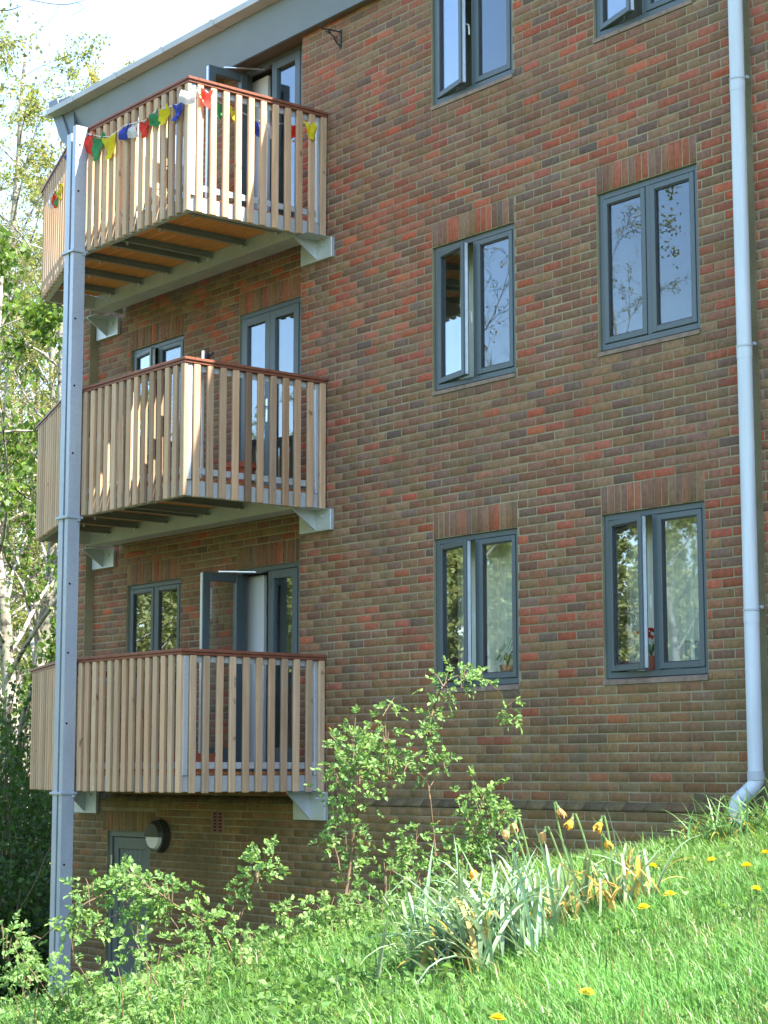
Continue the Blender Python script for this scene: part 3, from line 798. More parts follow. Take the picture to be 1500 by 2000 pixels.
# ---- lamp
lamp = thing('wall_lamp', 'round black bulkhead wall lamp with half hood beside the basement door', 'lamp', (-4.33, -.05, -1.39))
def disc_prism(r0, r1, y0, y1, a0=0, a1=360, n=28, c=(-4.33, -1.39)):
    m = MB(); k = len(m.v)
    A = [math.radians(a0+(a1-a0)*i/n) for i in range(n+(0 if a1-a0 == 360 else 1))]
    P = [(c[0]+r0*math.cos(a), c[1]+r0*math.sin(a)) for a in A]; Q2 = [(c[0]+r1*math.cos(a), c[1]+r1*math.sin(a)) for a in A]
    m.v += [(p[0], y0, p[1]) for p in P] + [(p[0], y1, p[1]) for p in Q2]; h = len(A)
    m.f.append(tuple(range(h))); m.f.append(tuple(range(2*h-1, h-1, -1)))
    for i in range(h): j = (i+1) % h; m.f.append((i, h+i, h+j, j))
    return m
disc_prism(.175, .165, -.051, -.135).build('body', MAT['black'], lamp)
disc_prism(.140, .125, -.134, -.165).build('lens', MAT['opal'], lamp)
disc_prism(.160, .132, -.1345, -.178, -4, 184).build('hood', MAT['black'], lamp)

# ---- iron hanging bracket
hk = thing('hanging_bracket', 'small black scrolled iron hanging basket bracket high on the wall', 'bracket', (-1.36, 0, 6.28))
m = MB(); m.box(-1.372, -1.348, -.010, -.001, 6.265, 6.455); m.build('back_plate', MAT['iron'], hk)
m = MB(); m.tube([(-1.36, -.008, 6.43), (-1.36, -.12, 6.425), (-1.36, -.22, 6.41), (-1.36, -.25, 6.425), (-1.36, -.245, 6.445)], .007, 6); m.build('arm', MAT['iron'], hk)
pts = [(-1.36, -.01, 6.29), (-1.36, -.04, 6.30), (-1.36, -.075, 6.335), (-1.36, -.10, 6.375), (-1.36, -.15, 6.395), (-1.36, -.19, 6.39)]
m = MB(); m.tube(pts, .006, 6)
sp = [(-1.36, -.055+(.004+.005*t)*math.cos(t*1.9), 6.345+(.004+.005*t)*math.sin(t*1.9)) for t in np.linspace(0, 5, 22)]; m.tube(sp, .0045, 5)
sp = [(-1.36, -.14+(.003+.0035*t)*math.cos(t*1.9), 6.395+(.003+.0035*t)*math.sin(t*1.9)) for t in np.linspace(0, 5, 18)]; m.tube(sp, .004, 5); m.build('scroll', MAT['iron'], hk)

# ---- prayer flags
fl = thing('prayer_flag_string', 'string of crumpled coloured prayer flags tied along the topmost balcony', 'bunting', (-3.4, -1.64, 5.4))
def flag(mat, P, along, w, h, seed):
    r = random.Random(seed); n = 6; m = MB(); along = Vector(along).normalized(); out = along.cross(Vector((0, 0, 1)))
    tw = r.uniform(-.5, .5); cr = r.uniform(.55, .95); ph = r.uniform(0, 6)
    P = Vector(P); k0 = len(m.v)
    for j in range(n+1):
        for i in range(n+1):
            a = (i/n-.5); t = j/n
            x = a*w*(1-.35*t*cr*abs(math.sin(ph))) + tw*t*h*.4; z = -t*h*(1-.12*math.sin(a*5+ph)) - .02*math.cos(a*6)
            y = .018*math.sin(a*9+ph+t*4)+.014*math.sin(t*6+ph*2)+.012*t
            m.v.append(tuple(P + along*x + out*y + Vector((0, 0, z))))
    for j in range(n):
        for i in range(n):
            q = k0+j*(n+1)+i; m.f.append((q, q+1, q+n+2, q+n+1))
    me = m.mesh('flag', mat, True); return link('flag', me, fl)
line = []
for i, (c, u, v) in enumerate([('red', 172, 262), ('green', 194, 267), ('yellow', 214, 268), ('blue', 244, 245), ('white', 262, 241), ('red', 283, 236), ('green', 301, 219), ('yellow', 322, 211), ('blue', 349, 204)]):
    p = on_plane('y', -1.645, u, v); line.append(p); flag(FLAG[c], p, (1, 0, 0), .22 if i < 3 else .16, .21 if i < 3 else .145, i)
p = on_plane('y', -1.645, 370, 176); line.append(p); flag(FLAG['white'], p, (.7, .7, 0), .17, .13, 31)
for i, (c, u, v) in enumerate([('red', 402, 178), ('green', 432, 203), ('yellow', 456, 212), ('blue', 504, 236), ('white', 528, 242), ('red', 572, 243), ('yellow', 604, 240)]):
    p = on_plane('x', -1.54 if i in (0, 6) else -1.66, u, v); line.append(p); flag(FLAG[c], p, (0, 1, 0), .13, .15, 50+i)
m = MB(); m.tube([Vector(p)+Vector((0, 0, .004)) for p in line], .0035, 4); m.build('cord', MAT['white'], fl)
for i, (c, t, dz) in enumerate([('blue', .16, -.13), ('yellow', .62, -.33), ('green', .80, -.36), ('red', .98, -.33), ('white', 1.22, -.26)]):
    p = TC @ Vector((t, .03, 5.668+dz)); flag(FLAG[c], p, CD, .14, .15, 80+i)

# ---- things on the balconies
def pot(name, label, loc, r, h):
    t = thing(name, label, 'pot', loc); x, y, z = loc
    m = MB(); m.tube([(x, y, z), (x, y, z+h*.8), (x, y, z+h*.8), (x, y, z+h)], [r*.68, r*.92, r*1.05, r*1.08], 18); m.build('pot_body', MAT['terracotta'], t)
    m = MB(); m.tube([(x, y, z+h-.02), (x, y, z+h+.002)], r*.9, 18); m.build('soil', MAT['soil'], t); return t
pot('flower_pot', 'red terracotta pot standing on the middle balcony floor', (-2.12, -.62, 3.015-1.09), .15, .27)
pl = thing('silver_pole', 'short silver pole with clamp standing above the middle balcony rail', 'pole', (-1.75, -1.30, 1.925))
m = MB(); m.tube([(-1.75, -1.30, 1.925), (-1.75, -1.30, 3.14)], .016, 10); m.build('tube', MAT['chrome'], pl)
m = MB(); m.box(-1.775, -1.725, -1.285, -1.235, 3.07, 3.12, .006); m.tube([(-1.75, -1.23, 3.10), (-1.75, -1.19, 3.14)], .012, 8); m.build('clamp', MAT['iron'], pl)
tr = thing('planter_trough', 'low terracotta trough on the lowest balcony floor', 'planter', (-2.45, -.95, .362-1.09))
m = MB(); zf = .362-1.09; m.prism([(-1.08, zf), (-.84, zf), (-.81, zf+.17), (-1.11, zf+.17)], -2.75, -2.15, 'x'); m.build('trough', MAT['terracotta'], tr)

# ------------------------------------------------------------------ foliage tools
def leaf_cloud(C, D, L, W, cols, fold=0.25, rs=None):
    """rhombic folded leaves at C pointing along D; returns verts, quads, colours"""
    rs = rs or nrg
    n = len(C); D = D/np.maximum(np.linalg.norm(D, axis=1, keepdims=True), 1e-6)
    rnd = rs.normal(size=(n, 3)); S = np.cross(D, rnd); S /= np.maximum(np.linalg.norm(S, axis=1, keepdims=True), 1e-6)
    Nn = np.cross(S, D); L = L.reshape(-1, 1); W = W.reshape(-1, 1)
    mid = C + D*L*.45
    P = np.stack([C, mid+S*W*.5+Nn*W*fold, C+D*L-Nn*L*.12, mid-S*W*.5+Nn*W*fold], 1).reshape(-1, 3)
    Qd = np.arange(n*4).reshape(-1, 4)
    return P, Qd, np.repeat(cols, 4, axis=0)
def oval_cloud(C, D, L, W, cols, rs):
    n = len(C); D = D/np.maximum(np.linalg.norm(D, axis=1, keepdims=True), 1e-6)
    S = np.cross(D, rs.normal(size=(n, 3))+np.array([0, 0, 1.2])); S /= np.maximum(np.linalg.norm(S, axis=1, keepdims=True), 1e-6)
    Nn = np.cross(S, D); L = L.reshape(-1, 1); W = W.reshape(-1, 1); f = .16
    P = np.stack([C, C+D*L*.28+S*W*.46+Nn*W*f, C+D*L*.72+S*W*.44+Nn*W*f, C+D*L-Nn*L*.1, C+D*L*.72-S*W*.44+Nn*W*f, C+D*L*.28-S*W*.46+Nn*W*f], 1).reshape(-1, 3)
    k = np.arange(n)*6
    Q_ = np.concatenate([np.stack([k, k+1, k+2, k+3], 1), np.stack([k, k+3, k+4, k+5], 1)])
    return P, Q_, np.repeat(cols, 6, axis=0)
def leaf_colour(n, base, spread=.25, yellow=.3, rs=None):
    rs = rs or nrg
    b = np.array(base)[None, :]*(1+rs.uniform(-spread, spread, (n, 1)))
    y = rs.uniform(0, yellow, (n, 1)); return np.clip(b*(1+y*np.array([[1.1, .45, .1]])), .005, .9)

def pinnate(pts, dirs, rs, size=.075, base=(.085, .165, .04)):
    """compound rose leaves: five or seven leaflets on a stalk"""
    C = []; D = []; L = []
    for p, d in zip(pts, dirs):
        d = d/np.linalg.norm(d); sd_ = np.cross(d, rs.normal(size=3)); sd_ /= np.linalg.norm(sd_)
        ln = size*rs.uniform(.6, 1.15); droop = np.array([0, 0, -1])*.35
        k = 4 if rs.random() < .4 else 3
        for j in range(k):
            t = (.35+.5*j/k); q = p+d*ln*t+droop*ln*t*t
            for sgn in (-1, 1): C.append(q); D.append(d*.55+sd_*sgn+rs.normal(size=3)*.12); L.append(ln*.31)
        C.append(p+d*ln*.85+droop*ln*.72); D.append(d+droop); L.append(ln*.36)
    C = np.array(C); D = np.array(D); L = np.array(L)*rs.uniform(.8, 1.2, len(C))
    return oval_cloud(C, D, L, L*.60, leaf_colour(len(C), base, .3, .45, rs), rs)

def curve_pts(P, step=.03):
    """Catmull-Rom through the points, resampled"""
    P = [np.array(p, float) for p in P]; P = [2*P[0]-P[1]] + P + [2*P[-1]-P[-2]]; out = []
    for i in range(1, len(P)-2):
        n = max(2, int(np.linalg.norm(P[i+1]-P[i])/step))
        for t in np.linspace(0, 1, n, endpoint=False):
            a, b, c, d = P[i-1], P[i], P[i+1], P[i+2]
            out.append(.5*((2*b)+(-a+c)*t+(2*a-5*b+4*c-d)*t*t+(-a+3*b-3*c+d)*t**3))
    out.append(P[-2]); return np.array(out)

def shrub(label, stems, masses, seed, thin=1.0, size=.074, base=(.15, .28, .095)):
    masses = [(u, v, d, r*.70, int(n*.58*thin)) for u, v, d, r, n in masses]; stems = [(p, d, r*.58, f, dn*.72*thin, tw*.85) for p, d, r, f, dn, tw in stems]
    """stems: (list of (u, v), depth, radius, leaf start, leaves per metre, side-twig length)"""
    rs = np.random.default_rng(seed); pts = []; dirs = []; mb = MB(); canes = []
    first = None
    for poly, d, r, f0, dens, tw in stems:
        c = curve_pts([at(u, v, d+rs.uniform(-.12, .12)) for u, v in poly])
        if first is None: first = c[0]
        n = len(c); cm = MB(); canes.append(cm); cm.tube([tuple(p) for p in c[::2]], [r*(1-.72*i/max(1, n-1)) for i in range(0, n, 2)], 5)
        ln = n*.03
        for j in range(int(ln*dens*(1-f0))):
            k = int((f0+(1-f0)*rs.random())*(n-1)); t = c[min(k+1, n-1)]-c[max(k-1, 0)]; t = t/max(np.linalg.norm(t), 1e-6)
            o = np.cross(t, rs.normal(size=3)); o /= np.linalg.norm(o)
            if rs.random() < .4 and tw > 0:
                L = tw*rs.uniform(.3, 1); e = c[k]+(o*.8+t*.5+np.array([0, 0, .25]))*L
                mb.tube([tuple(c[k]), tuple((c[k]+e)/2+np.array([0, 0, .01])), tuple(e)], [.0022, .0018, .001], 3, False)
                for q in range(4):
                    g = .35+.65*q/3; pts.append(c[k]*(1-g)+e*g); dirs.append(o*.5+t*.4+rs.normal(size=3)*.6+np.array([0, 0, .15]))
            else: pts.append(c[k]); dirs.append(o+t*.4+np.array([0, 0, .15]))
    for u, v, d, rad, n in masses:
        c = at(u, v, d)
        for j in range(n):
            q = rs.normal(size=3)*rad*np.array([.6, .6, .48]); pts.append(c+q); dirs.append(q/rad+rs.normal(size=3)*.5+np.array([0, 0, .3]))
        for j in range(max(3, n//14)):
            q = rs.normal(size=3)*rad*.5; mb.tube([tuple(c+np.array([q[0]*.3, q[1]*.3, -rad*1.3])), tuple(c+q*.6), tuple(c+q+np.array([0, 0, rad*.3]))], [.003, .0022, .0012], 3, False)
    if first is None: first = at(*masses[0][:3])
    t = thing('wild_rose', label, 'shrub', (float(first[0]), float(first[1]), float(terrain(first[0], first[1]))), 'wild rose shrubs on the bank')
    for cm in canes: cm.build('cane', MAT['stem'], t)
    mb.build('twigs', MAT['stem'], t, kind='stuff')
    V_, Q_, C_ = pinnate(pts, dirs, rs, size, base)
    o = link('foliage', np_mesh('foliage', V_, Q_, MAT['leaf'], C_), t); o['kind'] = 'stuff'
    return t

shrub('tall wild rose with canes reaching up to the lower window', [
    ([(671, 1775), (683, 1700), (692, 1620), (697, 1540), (693, 1480), (688, 1455)], 9.2, .011, .12, 95, .16),
    ([(676, 1775), (690, 1700), (696, 1640), (700, 1560), (706, 1500), (722, 1440), (748, 1398), (770, 1362)], 9.25, .008, .25, 40, .10),
    ([(692, 1605), (712, 1565), (738, 1520), (768, 1478), (800, 1490), (836, 1530)], 9.2, .006, .15, 70, .12),
    ([(857, 1735), (848, 1640), (840, 1560), (833, 1490), (838, 1425), (847, 1385), (862, 1345), (885, 1322), (915, 1316), (950, 1330), (978, 1355), (997, 1390)], 9.3, .009, .30, 52, .10),
    ([(838, 1540), (850, 1520), (868, 1500), (855, 1483)], 9.3, .004, .2, 30, .06),
    ([(664, 1700), (655, 1620), (668, 1560), (660, 1480)], 9.2, .005, .1, 70, .14)],
    [(690, 1470, 9.2, .14, 60), (668, 1560, 9.2, .12, 36), (680, 1620, 9.2, .11, 34), (842, 1405, 9.3, .08, 16), (860, 1350, 9.3, .07, 14), (900, 1318, 9.3, .07, 18), (765, 1475, 9.2, .10, 36), (755, 1415, 9.2, .09, 16), (665, 1520, 9.2, .10, 22)], 11, thin=.72)
shrub('bushy wild rose shoots on the crest behind the pale daffodils', [
    ([(822, 1735), (812, 1680), (800, 1630)], 9.2, .006, .1, 60, .1),
    ([(908, 1740), (918, 1660), (932, 1600), (948, 1552)], 9.25, .007, .1, 90, .16),
    ([(925, 1690), (950, 1640), (975, 1600), (990, 1575)], 9.2, .005, .1, 70, .12),
    ([(885, 1740), (880, 1700), (870, 1665)], 9.2, .005, .1, 70, .12),
    ([(780, 1760), (765, 1710), (745, 1690)], 9.2, .005, .1, 70, .12)],
    [(955, 1575, 9.2, .11, 44), (930, 1625, 9.2, .11, 46), (805, 1640, 9.2, .10, 40), (890, 1680, 9.2, .13, 60), (830, 1720, 9.1, .18, 80), (755, 1730, 9.1, .2, 100), (910, 1740, 9.0, .2, 90), (985, 1720, 9.0, .16, 60), (720, 1770, 9.0, .16, 60), (780, 1790, 8.9, .2, 90), (1000, 1690, 9.0, .12, 30)], 12)
shrub('sprawling wild rose arching across the basement door', [
    ([(462, 1888), (440, 1830), (400, 1800), (345, 1770), (300, 1738), (250, 1722), (200, 1748), (150, 1775), (60, 1850), (10, 1880)], 8.4, .009, .08, 62, .13),
    ([(448, 1885), (448, 1810), (460, 1755), (480, 1712), (515, 1685), (535, 1672)], 8.5, .006, .45, 46, .10),
    ([(380, 1900), (340, 1800), (290, 1770), (220, 1790), (165, 1815)], 8.3, .006, .1, 62, .12),
    ([(310, 1930), (270, 1850), (255, 1800), (250, 1740)], 8.3, .006, .15, 55, .12),
    ([(466, 1888), (495, 1872), (530, 1864), (560, 1872), (575, 1884)], 8.4, .008, .9, 8, 0)],
    [(250, 1725, 8.4, .10, 50), (180, 1735, 8.4, .08, 22), (335, 1745, 8.4, .10, 40), (395, 1800, 8.4, .13, 60), (290, 1860, 8.2, .14, 54), (400, 1870, 8.3, .16, 70), (500, 1700, 8.5, .08, 30), (460, 1770, 8.5, .07, 14), (150, 1830, 8.3, .10, 34), (270, 1800, 8.3, .08, 26)], 13)
shrub('low wild rose thicket spreading at the bottom left corner', [
    ([(120, 1990), (80, 1920), (40, 1870), (20, 1840)], 8.0, .006, .1, 60, .12),
    ([(200, 1985), (180, 1930), (150, 1880)], 8.0, .006, .1, 60, .12)],
    [(40, 1890, 8.2, .14, 60), (60, 1960, 8.0, .2, 100), (140, 1930, 8.0, .13, 40), (170, 1985, 7.9, .18, 80), (250, 1950, 7.9, .17, 80), (350, 1930, 8.0, .16, 70), (330, 1990, 7.7, .2, 80), (10, 1830, 8.3, .10, 30)], 14)
shrub('leafy wild rose sprouts between the arching rose and the tall rose', [
    ([(566, 1870), (548, 1820), (545, 1770)], 8.7, .005, .1, 60, .06), ([(585, 1860), (570, 1810), (555, 1765)], 8.7, .005, .1, 55, .06),
    ([(622, 1870), (632, 1830), (640, 1790)], 8.7, .006, .2, 70, .12), ([(660, 1880), (665, 1830), (680, 1800)], 8.7, .006, .2, 70, .12)],
    [(630, 1800, 8.7, .13, 60), (690, 1810, 8.7, .16, 80), (655, 1850, 8.5, .14, 60), (500, 1850, 8.4, .12, 40), (470, 1840, 8.4, .10, 30), (560, 1900, 8.2, .15, 60), (730, 1840, 8.4, .18, 70)], 15)

# ------------------------------------------------------------------ daffodils
def strap_leaf(name, L, W, bend, mat, n=7, twist=.5, kink=None):
    V_ = []; F_ = []; x = z = 0.0; a = 0.0
    for i in range(n+1):
        t = i/n; w = W*(1-t**3.2)*(.75+.25*min(1, t*5)); tw = twist*t
        V_ += [(x-.12*w*math.sin(tw), -w/2*math.cos(tw), z), (x+.18*w, 0, z-.1*w), (x+.12*w*math.sin(tw), w/2*math.cos(tw), z)]
        a = bend*t**1.6 + (kink[1] if kink and t > kink[0] else 0)
        x += math.sin(a)*L/n; z += math.cos(a)*L/n
    for i in range(n):
        p = 3*i; F_ += [(p, p+1, p+4, p+3), (p+1, p+2, p+5, p+4)]
    m = MB(); m.v = V_; m.f = F_; me = m.mesh(name, mat, True); return me
DL = [strap_leaf('leaf', 1, .052, b, MAT['daffleaf'], 8, rng.uniform(-.9, .9), kn) for b, kn in ((.5, None), (.9, None), (1.3, None), (1.7, None), (.7, (.55, 1.5)), (.4, (.65, 1.9)), (2.1, None))]
DW = [strap_leaf('leaf', 1, .05, b, MAT['withered'], 8, rng.uniform(-1.5, 1.5), kn) for b, kn in ((1.6, None), (2.3, None), (1.0, (.4, 1.6)))]
def daffodils(label, centres, n, height, seed, withered=.0, flop=0.0, wide=1.0, tone=(.8, .95, .85), grp='daffodil clumps on the bank'):
    r = random.Random(seed); c0 = centres[0]
    t = thing('daffodil_clump', label, 'daffodils', tuple(sd(c0[0], c0[1])), grp)
    for i in range(n):
        s, d, rad = r.choice(centres); s += r.gauss(0, rad); d += r.gauss(0, rad*.8)
        p = sd(s, d); p[2] -= .01
        dry = r.random() < withered
        me = r.choice(DW if dry else DL)
        o = link('leaf', me, t, loc=tuple(p)); L = height*r.uniform(.6, 1.08)*(.8 if dry else 1); o.scale = (L, .5*wide*r.uniform(.75, 1.15), L)
        a = r.uniform(0, 6.283); fl_ = r.random() < flop
        if fl_: a = -2.25+r.gauss(0, .5)
        o.rotation_euler = (r.gauss(0, .12), r.gauss(.55, .25) if fl_ else r.gauss(.1, .16), a)
        k = r.uniform(.7, 1.2); o.color = (k*tone[0]*r.uniform(.85, 1.15), k*tone[1], k*tone[2]*r.uniform(.75, 1.15), 1)
    return t
daffodils('pale grey green flopping daffodil leaves at the front of the bank', [(.34, 7.15, .09), (.44, 7.2, .11), (.26, 7.25, .08), (.52, 7.35, .09)], 190, .52, 3, .08, .5, .8, (1.05, 1.08, .86))
daffodils('withering brown daffodil leaves under the faded flowers', [(.62, 7.75, .12), (.80, 7.8, .10), (.50, 7.8, .10), (.95, 7.75, .06)], 130, .44, 4, .45, .2, .75, (1.0, 1.02, .78))
daffodils('spiky grass-like daffodil leaves at the foot of the drainpipe', [(1.70, 9.25, .10), (1.55, 9.2, .09), (1.86, 9.2, .10)], 170, .30, 5, .16, .6, .45, (.75, .95, .45))
def faded_flower(i, base, head, d, orange, label):
    b = sd((base[0]-750)/FPX*d, d); h = at(head[0], head[1], d)
    t = thing('faded_daffodil', label, 'flower', tuple(b), 'faded daffodil flowers')
    r = random.Random(i); side = Vector(RT)*(-1 if i % 3 else 1)
    top = Vector(h)+Vector((0, 0, .02))-side*.015
    m = MB(); mid = (Vector(b)*.45+top*.55)-side*.02
    c = curve_pts([b, mid, top, Vector(h)]); m.tube([tuple(p) for p in c], .0042, 6); m.build('stalk', MAT['greenstem'], t)
    m = MB(); D = (side*.45+Vector((0, 0, -1))).normalized(); A = D.orthogonal().normalized(); B2 = D.cross(A); h = Vector(h)
    for k in range(7):
        w = k*.9+r.uniform(-.35, .35); o = A*math.cos(w)+B2*math.sin(w); q = o.cross(D); L = r.uniform(.028, .05)
        cur = r.uniform(-.012, .02); P4 = [h+o*.003, h+D*L*.35+o*.011, h+D*L*.7+o*(.012+cur*.5)+q*r.uniform(-.006, .006), h+D*L+o*(.006+cur)+q*r.uniform(-.012, .012)]
        W4 = (.003, r.uniform(.006, .011), r.uniform(.005, .010), .001)
        n0 = len(m.v)
        for pp, ww in zip(P4, W4): m.v += [tuple(pp-q*ww), tuple(pp+o*ww*.5), tuple(pp+q*ww)]
        for z_ in range(3): p = n0+3*z_; m.f += [(p, p+1, p+4, p+3), (p+1, p+2, p+5, p+4)]
    o = m.build('petals', MAT['withered'], t); o.color = (1.3, 1.1, .30, 1) if orange else (1.1, 1.0, .9, 1)
    m = MB(); m.tube([tuple(h-D*.012), tuple(h), tuple(h+D*.012)], [.004, .008, .006], 6); m.build('seed_pod', MAT['greenstem'], t)
FLW = [((1150, 1800), (1090, 1578), 7.75, 0, 'tallest faded daffodil with papery tan drooping petals'), ((1160, 1800), (1117, 1600), 7.7, 1, 'faded daffodil with yellow petals just right of the tallest one'),
       ((1185, 1790), (1173, 1604), 7.7, 1, 'faded daffodil standing upright, farthest right at the top'), ((1215, 1790), (1182, 1640), 7.7, 1, 'orange faded daffodil hanging low at the right of the clump'),
       ((1110, 1790), (1063, 1625), 7.8, 0, 'thin curled tan daffodil below the tallest one'), ((1040, 1790), (1006, 1607), 7.8, 0, 'curled brown faded daffodil at the left of the flower group'), ((925, 1800), (920, 1698), 7.4, 1, 'low orange faded daffodil among the pale leaves at left'),
       ((1050, 1800), (992, 1620), 7.7, 0, 'shrivelled tan daffodil head beside the air brick')]
for i, (b, h, d, o, lab) in enumerate(FLW): faded_flower(i, b, h, d, o, lab)

# ------------------------------------------------------------------ dandelions
def dandelion(u, v, lab):
    # flower height 6 to 12 cm above the turf
    best = None
    for d in np.arange(5, 11, .01):
        p = at(u, v, d); 
        if p[2] <= terrain(p[0], p[1])+.085: best = p; break
    if best is None: best = at(u, v, 9)
    g = float(terrain(best[0], best[1])); t = thing('dandelion', lab, 'flower', (best[0], best[1], g), 'dandelions in the lawn')
    m = MB(); m.tube([(best[0], best[1], g-.01), (best[0]+.006, best[1], (g+best[2])/2), tuple(best)], .0025, 5); m.build('stalk', MAT['greenstem'], t)
    m = MB(); P = Vector(best); r = random.Random(int(u)); tl = Vector((r.uniform(-.3, .3), r.uniform(-.3, .3), 1)).normalized(); A = tl.orthogonal().normalized(); B2 = tl.cross(A)
    for ring, (R0, up, n) in enumerate(((.025, .003, 20), (.019, .010, 16), (.011, .015, 10))):
        for k in range(n):
            w = 6.283*k/n+ring*.3+r.uniform(-.1, .1); o = A*math.cos(w)+B2*math.sin(w); q = o.cross(tl)*.0032; L = R0*r.uniform(.85, 1.1)
            n0 = len(m.v); m.v += [tuple(P+q*.6), tuple(P-q*.6), tuple(P+o*L+tl*up-q), tuple(P+o*L+tl*up+q)]; m.f.append((n0, n0+1, n0+2, n0+3))
    m.build('petals', MAT['dandelion'], t)
for u, v, lab in [(1225, 1707, 'dandelion just below the wall base, right of the daffodils'), (1275, 1693, 'dandelion on the lawn crest against the brick wall'), (1390, 1681, 'bright dandelion on the lawn crest below the drainpipe'), (1458, 1692, 'dandelion second from the right edge near the pipe clump'),
                  (1494, 1667, 'dandelion cut by the right edge of the picture'), (1308, 1748, 'dandelion alone in the middle of the upper lawn'), (1477, 1738, 'small dandelion low at the right side of the lawn'), (1257, 1773, 'dandelion beside the last daffodil leaf'), (1147, 1940, 'large dandelion on a visible stalk low in the lawn'), (972, 1990, 'large dandelion at the bottom edge of the lawn'), (1148, 1735, 'dandelion half hidden among the daffodil leaves')]: dandelion(u, v, lab)

# ------------------------------------------------------------------ grass
def grass(name, label, n, srange, drange, hmin, hmax, width, base, seed, keep=None, lean=.45):
    rs = np.random.default_rng(seed)
    s = rs.uniform(*srange, n); d = rs.uniform(*drange, n)
    x = CAM[0]+FH[0]*d+RH[0]*s; y = CAM[1]+FH[1]*d+RH[1]*s
    m = (np.abs(s) < d*.225+.15) & (y < -.12)
    if keep is not None: m &= keep(s, d, rs)
    s, d, x, y = s[m], d[m], x[m], y[m]; n = len(s)
    clump = np.sin(x*2.3+1)*np.cos(y*2.9) + .6*np.sin(x*7.1+y*3)*np.cos(y*6.3-x*2)
    z = terrain(x, y)-.008
    h = rs.uniform(hmin, hmax, n)*(1+.28*clump)*np.where(rs.random(n) < .04, 1.6, 1)
    a = rs.uniform(0, 2*np.pi, n); w = width*rs.uniform(.6, 1.3, n)
    ln = h*rs.uniform(.1, 1.0, n)*lean*2
    wind = np.stack([np.cos(a), np.sin(a), np.zeros(n)], 1) + np.array([-.35, -.1, 0])
    side = np.stack([-np.sin(a), np.cos(a), np.zeros(n)], 1)
    P0 = np.stack([x, y, z], 1)
    P1 = P0 + wind*(ln*.28)[:, None] + np.array([0, 0, 1])*(h*.62)[:, None]
    P2 = P0 + wind*ln[:, None] + np.array([0, 0, 1])*(h*rs.uniform(.78, 1.0, n))[:, None]
    V_ = np.stack([P0-side*(w*.5)[:, None], P0+side*(w*.5)[:, None], P1+side*(w*.42)[:, None], P1-side*(w*.42)[:, None], P2+side*(w*.06)[:, None], P2-side*(w*.06)[:, None]], 1).reshape(-1, 3)
    k = np.arange(n)*6
    Q_ = np.concatenate([np.stack([k, k+1, k+2, k+3], 1), np.stack([k+3, k+2, k+4, k+5], 1)])
    c = np.array(base)[None]*(1+rs.uniform(-.3, .35, (n, 1)))*(1+.16*clump[:, None])
    patch = np.sin(x*.9+.5)*np.cos(y*1.1+x*.4)+.5*np.sin(x*2.7-y*1.9); c = c*(1+np.array([[.22, .10, .12]])*patch[:, None]); pale = rs.random(n) < .10; c[pale] = c[pale]*.5+np.array([.20, .24, .13])*.6
    dry = rs.random(n) < .035; c[dry] = np.array([.30, .26, .12])*rs.uniform(.7, 1.2, (dry.sum(), 1))
    c = c*(1+rs.uniform(0, .5, (n, 1))*np.array([[.55, .2, 0.1]]))
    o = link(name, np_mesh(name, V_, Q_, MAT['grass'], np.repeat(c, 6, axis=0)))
    tag(o, label, 'grass', kind='stuff'); return o
grass('lawn_grass', 'bright green lawn grass covering the sunlit bank', 230000, (-2.2, 2.6), (5.2, 10.4), .04, .10, .0038, (.125, .27, .062), 21)
grass('long_grass', 'longer grass tufts among the wild roses', 15000, (-2.3, .9), (6.0, 9.3), .07, .16, .0048, (.085, .21, .05), 22, keep=lambda s, d, r: (r.random(len(s)) < np.clip(.55-s*.35, .03, .9)) & (np.sin(s*9+d*5)*np.cos(d*7-s*4) > -.25))
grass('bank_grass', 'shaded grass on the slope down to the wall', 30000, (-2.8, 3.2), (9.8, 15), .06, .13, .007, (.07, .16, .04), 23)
def ground_cover():
    rs = np.random.default_rng(31); C = []; D = []; L = []
    for i in range(900):
        d = rs.uniform(6.2, 9.6); s = rs.uniform(-2.1, .35)
        if abs(s) > d*.22: continue
        p = sd(s, d); h = rs.uniform(.03, .11)
        for j in range(rs.integers(8, 20)):
            t = rs.random(); q = p+np.array([rs.normal()*.035, rs.normal()*.035, h*t]); C.append(q); D.append(np.append(rs.normal(size=2), .45)); L.append(rs.uniform(.02, .048))
    for i in range(500):
        d = rs.uniform(5.4, 9.3); s = rs.uniform(-.4, 1.9); p = sd(s, d)
        if abs(s) > d*.22: continue
        for j in range(rs.integers(3, 8)): C.append(p+np.array([rs.normal()*.03, rs.normal()*.03, rs.uniform(.02, .07)])); D.append(np.append(rs.normal(size=2), .3)); L.append(rs.uniform(.02, .04))
    C = np.array(C); D = np.array(D); L = np.array(L)
    V_, Q_, c = leaf_cloud(C, D, L, L*.6, leaf_colour(len(C), (.095, .20, .05), .3, .35, rs), .15, rs)
    tag(link('weeds', np_mesh('weeds', V_, Q_, MAT['leaf'], c)), 'low leafy weeds mixed into the grass of the bank', 'weeds', kind='stuff')
ground_cover()

